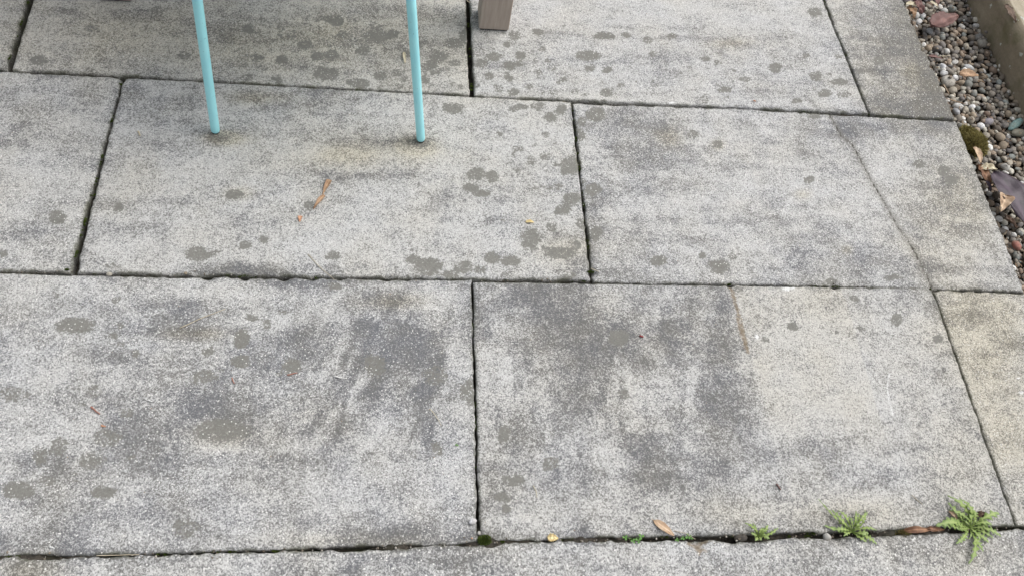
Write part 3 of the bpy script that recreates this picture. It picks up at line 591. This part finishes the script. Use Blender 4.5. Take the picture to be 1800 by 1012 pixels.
# ------------------------------------------------------------------ leaves and litter
def leafmat(name, a, b, rough=.6, sc=60):
    t = NT(name); c = t.mix(t.mr(t.noise(sc, 4, .6), .35, .65), a, b); v = t.at('rib'); c = t.mix(t.mr(v, .75, .95, 0, .45), c, tuple(min(1, x * 1.8) for x in b)); t.bump(t.noise(300, 3), .0006, .6); return t.done(c, rough)
def leaf(label, p0, p1, width, mat, z=.002, curl=.0, arch=.003, twist=0., crump=.001, shape=1.0, cat='leaf', stem=0, group=None, name='dry_leaf', zs=None, seed=0, jag=.0):
    """blade from base pixel p0 to tip pixel p1, z above the slab"""
    a = gp(*p0, zs[0] if zs else z); b = gp(*p1, zs[1] if zs else z); ctr = (a + b) / 2; d = b - a; L = d.length; d.normalize(); s = Vector((0, 0, 1)).cross(d).normalized(); up = d.cross(s)
    NL, NWW = 22, 9; v, rib = [], []
    for i in range(NL + 1):
        t = i / NL; wd = width / 2 * (math.sin(math.pi * t ** (.75 * shape)) ** .75) * (1 - .15 * t) + .0004
        wd *= 1 + jag * math.sin(i * 2.4 + seed) + jag * .7 * math.sin(i * 5.1 + seed * 2)
        for j in range(NWW):
            q = (j / (NWW - 1)) * 2 - 1; th = q * curl
            lx = (math.sin(th) / curl if curl else q) * wd; lz = ((1 - math.cos(th)) / curl if curl else 0) * wd
            tw_ = twist * (t - .5); lx, lz = lx * math.cos(tw_) - lz * math.sin(tw_), lx * math.sin(tw_) + lz * math.cos(tw_)
            nz = crump * 2 * mnoise.noise(Vector((t * 5 + seed * 3.3, q * 2, seed * 1.7)))
            p = a + d * (t * L) + s * lx + up * (arch * math.sin(math.pi * t) + lz + nz) - ctr
            v.append(p); rib.append(1 - abs(q))
    f = [(i * NWW + j, i * NWW + j + 1, (i + 1) * NWW + j + 1, (i + 1) * NWW + j) for i in range(NL) for j in range(NWW - 1)]
    me = mesh(name, v, f); attr(me, 'rib', rib); lo = min(p.z for p in v)
    o = link(name, me, mat, loc=ctr if zs else (ctr.x, ctr.y, -lo + .0008 + (z - .002)))
    sm = o.modifiers.new('thickness', 'SOLIDIFY'); sm.thickness = .0004; sm.offset = 0
    tag(o, label, cat, group)
    if stem:
        v2, f2 = tube([-(b - ctr) * 0 + (a - ctr), (a - ctr) - d * stem * .5 + up * .001, (a - ctr) - d * stem], [.0006, .0005, .0004], 6)
        link('stem', mesh('stem', v2, f2), mat, o)
    return o
L_BR = leafmat('dry_brown_leaf', (.26, .155, .09), (.42, .28, .175)); L_TAN = leafmat('tan_leaf', (.36, .225, .14), (.56, .43, .30)); L_MAR = leafmat('maroon_leaf', (.13, .068, .060), (.19, .105, .092))
L_PUR = leafmat('purple_leaf', (.036, .026, .034), (.075, .054, .070), .45); L_YEL = leafmat('yellow_leaf', (.62, .46, .20), (.78, .64, .36)); L_RUS = leafmat('rust_leaf', (.15, .075, .045), (.27, .15, .085)); L_ORG = leafmat('orange_fragment', (.45, .23, .14), (.55, .32, .20))
L_PAL = leafmat('pale_leaf', (.50, .43, .30), (.62, .56, .42)); L_STR = leafmat('straw', (.42, .36, .26), (.55, .48, .36)); L_RED = leafmat('red_bark', (.30, .13, .095), (.38, .18, .13)); L_DK = leafmat('dark_litter', (.06, .035, .022), (.12, .075, .05))
leaf('curled orange brown leaf piece, the upper of two on the middle slab', (580, 316), (567, 343), .0115, L_BR, curl=1.0, arch=.003, shape=.55, crump=.001, seed=1)
leaf('slender curled brown leaf piece just below another on the middle slab', (571, 343), (551, 368), .0090, L_BR, curl=.9, arch=.004, shape=.9, seed=2)
leaf('tiny pinkish leaf crumb left of the curled brown leaf', (528, 379), (527, 390), .008, L_ORG, curl=.6, arch=.002, shape=.7, seed=3, name='leaf_fragment', jag=.2)
leaf('small orange yellow leaf fragment on the right part of the middle slab', (924, 390), (939, 391), .007, L_YEL, curl=.7, arch=.002, seed=4, name='leaf_fragment', jag=.25)
leaf('small pale oval leaf beside the right turquoise leg', (710, 92), (712, 112), .0075, L_PAL, curl=.9, arch=.002, seed=5)
leaf('tan pointed leaf hanging over the near joint between two green weeds', (1149, 914), (1185, 941), .0135, L_TAN, curl=.5, arch=.003, seed=6, stem=.004)
leaf('crumpled yellow leaf fragment stuck in the near joint', (962, 945), (981, 946), .013, L_YEL, curl=.8, arch=.003, crump=.003, shape=.8, seed=7, name='leaf_fragment', jag=.15)
leaf('rust brown leaf lying inside the near joint between two weeds', (1588, 932), (1636, 931), .012, L_RUS, z=-.002, curl=.8, arch=.004, crump=.002, seed=8)
leaf('dark rust leaf scrap in the joint touching the largest weed', (1628, 929), (1660, 930), .009, L_RUS, z=-.003, curl=.6, arch=.002, crump=.002, seed=9, name='leaf_fragment')
leaf('maroon dry leaf lying on the gravel at the far end', (1636, 46), (1685, 28), .050, L_MAR, zs=(-.010, -.008), curl=.45, arch=.006, crump=.004, shape=.85, seed=10, jag=.06, stem=.008)
leaf('large dark purple leaf resting on gravel by the slab edge', (1747, 302), (1812, 402), .078, L_PUR, zs=(-.004, -.018), curl=.35, arch=.008, crump=.003, seed=11)
leaf('light tan curled leaf lying across the dark purple leaf', (1766, 343), (1758, 373), .036, L_TAN, zs=(.005, -.004), curl=.9, arch=.005, crump=.003, shape=.6, seed=12)
leaf('pale pointed leaf tip at the slab edge below the moss clump', (1713, 258), (1724, 288), .018, L_TAN, zs=(-.002, -.008), curl=.7, arch=.003, crump=.002, seed=13)
leaf('curled ochre leaf rolled against the slab edge above the purple leaf', (1722, 297), (1752, 299), .024, L_PAL, zs=(-.012, -.012), curl=1.2, arch=.005, crump=.003, seed=14)
leaf('brown withered leaf tucked under the ochre leaf at the slab edge', (1718, 290), (1740, 328), .028, L_RUS, zs=(-.014, -.016), curl=1.0, arch=.004, crump=.004, seed=15)
leaf('golden brown leaf lying flat in the middle of the gravel strip', (1686, 131), (1720, 133), .028, L_BR, zs=(-.013, -.013), curl=.5, arch=.003, crump=.003, seed=16)
leaf('reddish brown leaf sliver at the slab edge below the far stones', (1632, 99), (1656, 104), .010, L_MAR, zs=(-.012, -.014), curl=.7, arch=.002, seed=17)
leaf('greyish pink leaf at the top of the gravel strip', (1606, 0), (1622, 24), .030, L_MAR, zs=(-.008, -.012), curl=.5, arch=.003, crump=.004, seed=18)
leaf('ochre curled leaf at the far slab edge in the top litter', (1592, 8), (1612, 12), .018, L_PAL, zs=(-.004, -.008), curl=1.0, arch=.003, crump=.002, seed=19)
leaf('brown crumpled leaf under the ochre leaf in the top litter', (1596, 12), (1608, 32), .024, L_BR, zs=(-.012, -.014), curl=.9, arch=.003, crump=.004, seed=20)
leaf('tan leaf leaning between pebbles at the top of the gravel', (1634, 4), (1650, 14), .010, L_PAL, zs=(-.008, -.012), curl=.6, arch=.003, seed=21)
leaf('grey violet leaf at the very top corner of the slab edge', (1586, 1), (1612, 1), .012, L_PUR, zs=(-.002, -.006), curl=.6, arch=.004, seed=22)
leaf('dull pink brown leaf standing at the top of the gravel', (1644, -4), (1648, 12), .014, L_MAR, zs=(-.004, -.012), curl=.5, arch=.003, seed=23)
leaf('dark curled leaf in the gravel just under the purple leaf', (1765, 378), (1788, 402), .014, L_DK, zs=(-.014, -.016), curl=.9, arch=.003, crump=.003, seed=24)
leaf('violet leaf edge pinched between slab and gravel left of the purple leaf', (1733, 318), (1742, 338), .009, L_PUR, zs=(-.010, -.012), curl=.7, arch=.002, seed=25)
leaf('brown leaf stuck on the far face of the timber sleeper', (1768, 8), (1786, 40), .022, L_DK, zs=(.055, .050), curl=.2, arch=.0015, crump=.0015, shape=.8, seed=26, jag=.2)
leaf('brown dead leaf behind the leaves of the largest weed', (1714, 905), (1732, 903), .012, L_DK, z=.004, curl=.9, arch=.004, crump=.003, seed=27)
leaf('pinkish dead leaf at the left side of the largest weed', (1668, 897), (1682, 912), .008, L_TAN, z=.003, curl=.7, arch=.003, seed=28)

def twig(label, pts, rad, mat, name='twig', cat='twig', z=.0012, lift=.0):
    P = []
    for i, q in enumerate(pts):
        p = gp(*q, z); p.z = z + rad + lift * math.sin(math.pi * i / max(1, len(pts) - 1)); P.append(p)
    c = sum(P, Vector()) / len(P); c.z = 0; Q = []
    for i in range(len(P) - 1):
        for k in range(4): Q.append(P[i].lerp(P[i + 1], k / 4) - c + Vector((rnd.uniform(-1, 1), rnd.uniform(-1, 1), 0)) * rad * .3)
    Q.append(P[-1] - c); n = len(Q)
    rr = [rad * (1 - .5 * i / n) * rnd.uniform(.85, 1.1) for i in range(n)]
    v, f = tube(Q, rr, 7); me = mesh(name, v, f); attr(me, 'rib', [0] * len(v)); o = link(name, me, mat, loc=c); return tag(o, label, cat)
twig('long dry straw lying on the front left slab', [(316, 577), (350, 562), (396, 543)], .0008, L_STR, 'straw', 'straw', lift=.002)
twig('thin pale straw bridging the middle joint at its near edge', [(541, 447), (562, 470), (588, 492)], .0007, L_STR, 'straw', 'straw', lift=.001)
twig('short pale straw across the joint right of the middle slab corner', [(1038, 472), (1053, 478)], .0008, L_PAL, 'straw', 'straw')
twig('fine curved straw on the front left slab near its right edge', [(756, 718), (764, 728), (770, 736), (776, 748)], .0006, L_PAL, 'straw', 'straw')
twig('short fine straw on the dark part of the front middle slab', [(937, 853), (942, 862), (944, 874)], .0006, L_PAL, 'straw', 'straw')
twig('tiny dry stalk on the buff slab above two weeds', [(1603, 870), (1614, 880), (1622, 886)], .0006, L_STR, 'straw', 'straw')
twig('pale stalk trailing from the joint beside the tan leaf', [(1185, 932), (1205, 938), (1222, 947)], .0006, L_STR, 'straw', 'straw', lift=.004)
twig('thin straw lying in the bottom left joint', [(170, 976), (200, 975), (245, 974)], .0007, L_STR, 'straw', 'straw')
twig('tan twig leaning on the large cream pebble', [(1658, 150), (1663, 158), (1668, 167)], .0014, L_TAN, z=-.006)
twig('thin tan twig crossing the gravel above the white pebbles', [(1648, 100), (1660, 99), (1670, 99)], .0009, L_PAL, z=-.008)
twig('brown twig running from the slab edge into the gravel', [(1662, 174), (1680, 179), (1698, 184)], .0010, L_BR, z=-.008)
twig('reddish bark sliver on the left of the front left slab', [(160, 715), (167, 721), (176, 728)], .0015, L_RED, 'bark_sliver', 'bark sliver')
twig('orange crumb just below the reddish bark sliver', [(179, 748), (186, 750)], .0017, L_ORG, 'bark_crumb', 'bark crumb')
twig('red orange sliver at the centre of the front left slab', [(505, 659), (514, 657), (523, 655)], .0010, L_RED, 'bark_sliver', 'bark sliver')
twig('upright red sliver left of the centre of the front left slab', [(408, 664), (412, 674)], .0011, L_RED, 'bark_sliver', 'bark sliver')
twig('small white chip on the front left slab', [(588, 661), (598, 664), (610, 665)], .0013, simple('white_chip', (.68, .67, .64)), 'stone_chip', 'stone chip')
twig('thin white chip on the blotchy left part of the front slab', [(261, 703), (268, 706)], .0012, simple('white_chip_b', (.7, .7, .68)), 'stone_chip', 'stone chip')
twig('white chip close to the bottom left joint', [(88, 960), (96, 963)], .0012, simple('white_chip_c', (.7, .7, .68)), 'stone_chip', 'stone chip')
twig('maroon sliver on the front middle slab near the weeds', [(1364, 850), (1372, 861)], .0014, L_MAR, 'bark_sliver', 'bark sliver')
twig('dark red crumb in the dark patch of the front middle slab', [(1124, 590), (1130, 592)], .0020, leafmat('berry_red', (.20, .03, .03), (.28, .05, .05)), 'bark_crumb', 'bark crumb')
twig('orange crumb at the far edge of the slab with the table leg', [(1324, 178), (1328, 180)], .0018, L_ORG, 'bark_crumb', 'bark crumb')
twig('pale twiggy end at the top of the joint beside the table leg', [(818, -4), (821, 3), (826, 6)], .0014, L_STR)
twig('orange crumb on the slab corner left of the moss cushion', [(828, 945), (831, 946)], .0013, L_ORG, 'bark_crumb', 'bark crumb')
twig('yellow grey rib of dead leaf left of the middle slab stain', [(243, 232), (247, 240)], .0016, L_PAL, 'bark_crumb', 'bark crumb')

def stone(label, px, py, a, b, c, rot, kc, z=0.0):
    v = pebshape(a, b, c, rot, (.1, -.1), px * .1, IV3); lo = v[:, 2].min(); me = mesh('pebble', v, IF3); cattr(me, 'pcol', np.tile(list(kc) + [1], (len(v), 1)))
    p = gp(px, py, z + c); o = link('pebble', me, M_PEB, loc=(p.x, p.y, z - lo - .0005)); tag(o, label, 'pebble')
stone('angular white chip of stone beside the near joint crossing', 831, 915, .0062, .0048, .0035, .4, (.72, .72, .74))
stone('tiny pale pebble lodged in the joint crossing above the moss', 842, 936, .0026, .0032, .003, .2, (.55, .55, .53), -.002)
stone('cream pebble sitting in the middle joint on the left', 192, 482, .0048, .0036, .0035, 0, (.52, .49, .42), -.003)
stone('small brown pebble in the middle joint near the large dark spot', 326, 480, .0032, .0028, .003, 0, (.26, .22, .16), -.003)
stone('round grey pebble in the near joint at the foot of a weed', 1454, 943, .0068, .0064, .006, .1, (.42, .41, .38), -.007)
stone('dark lump of stone in the near joint left of the smallest rosette', 1302, 944, .011, .007, .008, .1, (.045, .043, .042), -.018)

# ------------------------------------------------------------------ moss
def mossmat(name, a, b):
    t = NT(name); c = t.mix(t.mr(t.noise(220, 3, .6), .35, .65), a, b); c = t.mix(t.mr(t.at('tip'), .3, 1, 0, .5), c, tuple(min(1, x * 1.7) for x in b)); return t.done(c, .95)
M_MOSS = mossmat('moss_green', (.045, .075, .012), (.095, .130, .022)); M_MOSSB = mossmat('moss_olive', (.085, .062, .030), (.26, .225, .085))
def tufts(cx, cy, cz, rx, ry, h, n, ln=.003, seed=0, wild=.5, core=True):
    r = random.Random(seed); V, F, T = [], [], []
    # soft dome core
    k = len(V)
    for v in IV if core else (): V.append((cx + v[0] * rx * .78, cy + v[1] * ry * .78, cz + max(v[2], -.3) * h * .6)); T.append(0)
    if core: F += [tuple(q + k for q in f) for f in IF]
    for _ in range(n):
        a = r.uniform(0, 6.283); q = math.sqrt(r.random()); x = q * math.cos(a); y = q * math.sin(a); z = math.sqrt(max(0, 1 - q * q))
        p = Vector((cx + x * rx, cy + y * ry, cz + z * h * .9)); d = Vector((x * .8 + r.uniform(-wild, wild), y * .8 + r.uniform(-wild, wild), z + .35)).normalized(); s = d.orthogonal().normalized() * ln * .22
        s.rotate(Matrix.Rotation(r.uniform(0, 6.28), 3, d)); L = ln * r.uniform(.6, 1.3); b = len(V)
        V += [p - s, p + s, p + d * L * .6 + s * .8, p + d * L, p + d * L * .6 - s * .8]; T += [0, 0, .6, 1, .6]; F.append((b, b + 1, b + 2, b + 3, b + 4))
    return V, F, T
def mossobj(name, label, px, py, rx, ry, h, n, mat, z=0., ln=.003, seed=0, cat='moss', kind=None, wild=.5):
    p = gp(px, py, z + h * .5); V, F, T = tufts(0, 0, 0, rx, ry, h, n, ln, seed, wild, core=name != 'moss_clump')
    if name == 'moss_clump':
        rq = random.Random(9)
        for i in range(26):
            a = rq.uniform(0, 6.28); q = rq.uniform(0, 1.05); v2, f2, t2 = tufts(math.cos(a) * q * rx, math.sin(a) * q * ry, rq.uniform(-.002, .008) * (1.1 - q), rx * .3, ry * .26, h * .7, 170, ln * rq.uniform(.6, 1.2), i, wild, core=False)
            b = len(V); V += v2; T += t2; F += [tuple(k + b for k in g) for g in f2]
    me = mesh(name, V, F); attr(me, 'tip', T)
    return tag(link(name, me, mat, loc=(p.x, p.y, z)), label, cat, kind=kind)
mossobj('moss_cushion', 'small round green moss cushion at the near joint crossing', 852, 948, .0105, .0075, .006, 900, M_MOSS, z=-.002, ln=.0022, seed=3)
mossobj('moss_clump', 'shaggy olive brown moss clump between slab edge and gravel', 1709, 250, .026, .034, .006, 3200, M_MOSSB, z=-.020, ln=.012, seed=4, wild=1.2)
mossobj('moss_cushion', 'yellow green moss cushion in the joint under the rust leaf', 1588, 938, .014, .006, .006, 500, M_MOSSB, z=-.006, ln=.003, seed=5)
V, F, T = [], [], []
JM = [(160,345,.004,8),(120,475,.003,4),(208,150,.003,5),(630,160,.003,10),(828,160,.004,8),(1270,187,.006,4),(1036,480,.005,8),(1038,440,.003,14),(1030,380,.003,14),(1284,501,.004,6),(1640,509,.004,8),(10,977,.004,14),(30,978,.005,12),
 (300,973,.002,30),(500,968,.003,20),(900,952,.003,26),(560,489,.003,24),(430,487,.003,20),(1400,943,.004,30),(1120,950,.003,20),(1725,655,.002,26),(1760,750,.002,26),(1735,690,.002,20),(850,490,.002,12),(1360,499,.002,30),(835,600,.0015,20),(840,800,.0015,30),(177,276,.003,9)]
for i, (px, py, r, sp) in enumerate(JM):
    for k in range(3 if r < .006 else 5):
        vert = py in (600, 800, 440, 380, 750, 690, 655); qx = px + (rnd.uniform(-3, 3) if vert else rnd.uniform(-sp, sp)); qy = py + (rnd.uniform(-sp, sp) if vert else 0)
        zz = -.020 if px in (1745, 1750) else -.007; p = gp(qx, qy, zz); rr = r * rnd.uniform(.5, 1)
        v, f, t_ = tufts(p.x, p.y, zz, rr, rr * .6, rr * .9, 60 if r < .006 else 140, .0025 if r < .008 else .005, i * 7 + k, core=False); b = len(V); V += v; T += t_; F += [tuple(q + b for q in g) for g in f]
LN = [((0, 121), (830, 168)), ((834, 168), (1680, 211)), ((0, 479), (830, 491)), ((830, 491), (1780, 511)), ((216, 140), (128, 474)), ((1006, 184), (1042, 492)), ((821, 5), (830, 165)), ((1448, 0), (1528, 198)), ((830, 496), (840, 940)), ((1641, 512), (1786, 920)), ((50, 5), (12, 118)), ((850, 951), (1780, 928)), ((90, 978), (840, 954))]
for i in range(90):
    (ax, ay), (bx_, by_) = rnd.choice(LN); t_0 = rnd.random()
    for k in range(rnd.randint(2, 7)):
        q = min(1, max(0, t_0 + rnd.gauss(0, .012))); zz = rnd.uniform(-.009, -.004); p = gp(ax + (bx_ - ax) * q, ay + (by_ - ay) * q, zz); rr = rnd.uniform(.0010, .0030)
        v, f, tt2 = tufts(p.x, p.y, zz, rr, rr * .7, rr * .8, 36, .0018, i * 11 + k, core=False); b = len(V); V += v; T += tt2; F += [tuple(w_ + b for w_ in g) for g in f]
me = mesh('joint_moss', V, F); attr(me, 'tip', T); tag(link('joint_moss', me, M_MOSS), 'thin tufts of moss growing in the joints between slabs', 'moss', kind='stuff')

# ------------------------------------------------------------------ weeds
t = NT('weed_leaf'); c = t.mix(t.mr(t.noise(120, 3), .35, .65), (.14, .215, .045), (.25, .33, .10)); c = t.mix(t.mr(t.at('rib'), .5, 1, 0, .6), c, (.36, .43, .14)); c = t.mix(t.mr(t.at('tipd'), .5, 1, 0, .35), c, (.24, .33, .20))
t.b.inputs['Transmission Weight'].default_value = 0; M_WEED = t.done(c, .55)
t = NT('clover_leaf'); c = t.mix(t.mr(t.noise(150, 3), .35, .65), (.075, .19, .035), (.13, .27, .06)); M_CLOV = t.done(c, .5)
def weedleaf(az, L, wd, rise, droop, r, teeth=6):
    """one toothed blade; returns verts, faces, rib and tip weights, from the origin"""
    d = Vector((math.cos(az), math.sin(az), 0)); s = Vector((-d.y, d.x, 0)); V, F, Rb, Tp = [], [], [], []
    bend = r.uniform(-.45, .45); teeth += r.choice((-2, -1, 0)); wd *= r.uniform(1.0, 1.7); N = teeth * 4
    def ctr(t): return d * (L * t * (1 - .08 * t)) + s * (bend * L * t * t) + Vector((0, 0, rise * math.sin(math.pi * min(1, t * .62 + .04)) - droop * t * t))
    for i in range(N + 1):
        t = i / N; env = (.12 + 1.0 * min(1, max(0, (t - .18) / .35))) * (1 - max(0, (t - .72) / .28) ** 1.6 * .85)
        ph = (t * teeth) % 1.0; tooth = .20 + .9 * (ph ** 1.3 if i % 4 else 0.)
        if t < .15: tooth = .5
        wl = wd / 2 * env * tooth * r.uniform(.85, 1.15); wr = wd / 2 * env * tooth * r.uniform(.85, 1.15)
        p = ctr(t); back = -d * wd * .12 * tooth
        V += [p + s * wl + back + Vector((0, 0, wl * .25)), p + s * wl * .12, p - s * wr * .12, p - s * wr + back + Vector((0, 0, wr * .25 + r.uniform(-.0004, .0004)))]
        Rb += [0, 1, 1, 0]; Tp += [t] * 4
    for i in range(N):
        for j in range(3): F.append((i * 4 + j, i * 4 + j + 1, i * 4 + 5 + j, i * 4 + 4 + j))
    return V, F, Rb, Tp
def weed(label, px, py, leaves, z=-.004, seed=0, name='weed', group='green weeds growing in the near joint'):
    r = random.Random(seed); p = gp(px, py, z); root = empty(name, (p.x, p.y, z), label, 'weed', group)
    leaves = leaves + [(az + r.uniform(-16, 16), L * r.uniform(.4, .7), wd * r.uniform(.5, .8), rise * r.uniform(.6, 1.1), droop * .5) for az, L, wd, rise, droop in leaves[::2]]
    for az, L, wd, rise, droop in leaves:
        V, F, Rb, Tp = weedleaf(R(az), L, wd, rise, droop, r, 5 if L < .03 else 7)
        me = mesh('leaf', V, F); attr(me, 'rib', Rb); attr(me, 'tipd', Tp); o = link('leaf', me, M_WEED, root)
        sm = o.modifiers.new('thickness', 'SOLIDIFY'); sm.thickness = .0003
    return root
def tgt(px, py, tx, ty, wd, rise, h=.004, z=-.004):
    """leaf from the root pixel to a tip pixel"""
    a = gp(px, py, z); b = gp(tx, ty, h); d = b - a; return (math.degrees(math.atan2(d.y, d.x)), math.hypot(d.x, d.y) * 1.25, wd, rise, max(0, rise * math.sin(math.pi * .66) + z - h) )
c0 = (1703, 927)
weed('largest serrated green weed, at the right end of the near joint', 1703, 927, [tgt(*c0, x, y, w_, ri) for x, y, w_, ri in
 [(1692,876,.017,.022),(1700,882,.014,.026),(1684,892,.012,.018),(1655,903,.014,.014),(1652,915,.013,.012),(1672,925,.011,.012),(1668,906,.010,.016),(1740,893,.013,.020),(1748,924,.011,.012),(1736,930,.010,.010),(1724,944,.011,.010),(1727,982,.012,.014),(1688,955,.011,.010),(1684,936,.010,.010),(1716,962,.009,.010),(1728,908,.010,.018),(1712,898,.009,.024),(1694,902,.009,.022),(1742,936,.008,.008),(1734,950,.008,.008)]], seed=1)
c0 = (1497, 935)
weed('medium serrated weed right of a round grey pebble', 1497, 935, [tgt(*c0, x, y, w_, ri) for x, y, w_, ri in
 [(1477,900,.006,.018),(1493,902,.006,.022),(1508,897,.007,.024),(1509,905,.006,.020),(1527,918,.008,.014),(1529,914,.005,.016),(1537,944,.010,.010),(1524,938,.008,.009),(1518,952,.008,.008),(1459,937,.009,.010),(1463,914,.009,.016),(1468,926,.008,.014),(1476,941,.008,.009),(1486,914,.006,.020),(1502,918,.006,.020),(1441,908,.005,.016)]], seed=2)
c0 = (1331, 942)
weed('small leafy weed right of the dark stone lump', 1331, 942, [tgt(*c0, x, y, w_, ri) for x, y, w_, ri in
 [(1315,918,.007,.016),(1320,926,.007,.014),(1334,928,.006,.014),(1345,932,.008,.012),(1352,930,.006,.012),(1350,941,.008,.009),(1366,943,.007,.008),(1330,949,.007,.007),(1322,940,.007,.009),(1340,946,.007,.007)]], seed=3)
def seedling(label, px, py, spots, seed):
    p = gp(px, py, -.004); root = empty('seedling', (p.x, p.y, -.004), label, 'weed', 'seedlings in the near joint'); r = random.Random(seed)
    for tx, ty, sz in spots:
        q = gp(tx, ty, .003); off = q - Vector((p.x, p.y, -.004)); V, F = [], []
        v, f = tube([(0, 0, 0), off * .5 + Vector((0, 0, .002)), off], [.0004, .0004, .0003], 5); a0 = r.uniform(0, 6)
        V += v; F += f
        for k in range(3):
            a = a0 + k * 2.1; b = len(V); n = 9
            V.append(off); 
            for j in range(n):
                th = -1.0 + 2.0 * j / (n - 1); rad = sz * (1 - .25 * abs(th) ** 2) * (.93 if j == n // 2 else 1)
                V.append(off + Vector((math.cos(a + th * .62), math.sin(a + th * .62), .15 + r.uniform(-.1, .1))) * rad)
            F += [(b, b + j, b + j + 1) for j in range(1, n)]
        me = mesh('leaf', V, F); o = link('leaf', me, M_CLOV, root)
    return root
seedling('tiny three leaved seedling left of the tan leaf in the joint', 1112, 947, [(1099, 944, .0045), (1122, 949, .005), (1127, 942, .0048), (1113, 950, .004)], 1)
seedling('sparse dark green seedling right of the tan leaf in the joint', 1206, 946, [(1209, 942, .0048), (1214, 944, .004), (1200, 945, .0035), (1190, 948, .0035)], 2)
seedling('minute green sprout on the front left slab', 801, 783, [(802, 781, .0022), (805, 782, .0018)], 3)

# ------------------------------------------------------------------ grit and fine litter
vs, fs, cs = [], [], []; nb = 0; TV, TF = ico(1)
def grit(x, y, z, s, kc):
    global nb
    v = TV * [s * rnd.uniform(.7, 1.3), s * rnd.uniform(.7, 1.3), s * .6] ; v = v + np.array([x, y, z]); vs.append(v); fs.append(TF + nb); cs.append(np.tile(list(kc) + [1], (len(v), 1))); nb += len(v)
for _ in range(420):
    p = gp(rnd.uniform(0, 1560), rnd.uniform(0, 1010)); k = rnd.random(); grit(p.x, p.y, .0008, rnd.uniform(.0005, .0011), (.68, .67, .64) if k < .6 else ((.10, .08, .06) if k < .8 else (.36, .24, .14)))
for _ in range(500):   # crumbs along the near joint and the middle joint
    if rnd.random() < .6: px = rnd.uniform(0, 1790); p = gp(px, np.interp(px, [0, 600, 845, 1300, 1790], [980, 966, 952, 943, 928]) + rnd.gauss(0, 5), -.003)
    else: px = rnd.uniform(0, 1800); p = gp(px, np.interp(px, [0, 830, 1800], [478, 490, 511]) + rnd.gauss(0, 3), -.003)
    grit(p.x, p.y, rnd.uniform(-.008, .0005), rnd.uniform(.0007, .002), rnd.choice([(.05, .04, .03), (.10, .085, .065), (.20, .17, .13), (.40, .38, .34)]))
me = mesh('grit', np.concatenate(vs), np.concatenate(fs)); cattr(me, 'pcol', np.concatenate(cs)); tag(link('grit', me, M_PEB), 'fine sandy grit and crumbs scattered over the slabs', 'grit', kind='stuff')
# shredded litter between the pebbles
V, F = [], []
for _ in range(900):
    if rnd.random() < .5: y = rnd.uniform(.7, 1.7); x = 1.243 + abs(rnd.gauss(0, .03))
    else: y = rnd.uniform(.7, 1.75); x = rnd.uniform(1.25, 1.43)
    if x > 1.43: continue
    z = topz(x, y) + .001; a = rnd.uniform(0, 6.28); L = rnd.uniform(.003, .011); d = Vector((math.cos(a), math.sin(a), rnd.uniform(-.3, .3))) * L; s = Vector((-math.sin(a), math.cos(a), rnd.uniform(-.4, .4))) * L * rnd.uniform(.12, .4); p = Vector((x, y, z)); b = len(V)
    V += [p - d * .5, p + s * .6 + Vector((0, 0, .0006)), p + d * .5, p - s * .5]; F.append((b, b + 1, b + 2, b + 3))
me = mesh('leaf_litter', V, F, False); attr(me, 'rib', [0] * len(V)); o = link('leaf_litter', me, leafmat('litter_brown', (.075, .045, .03), (.26, .17, .10), sc=25)); tag(o, 'shredded brown leaf litter between the pebbles', 'leaf litter', kind='stuff')
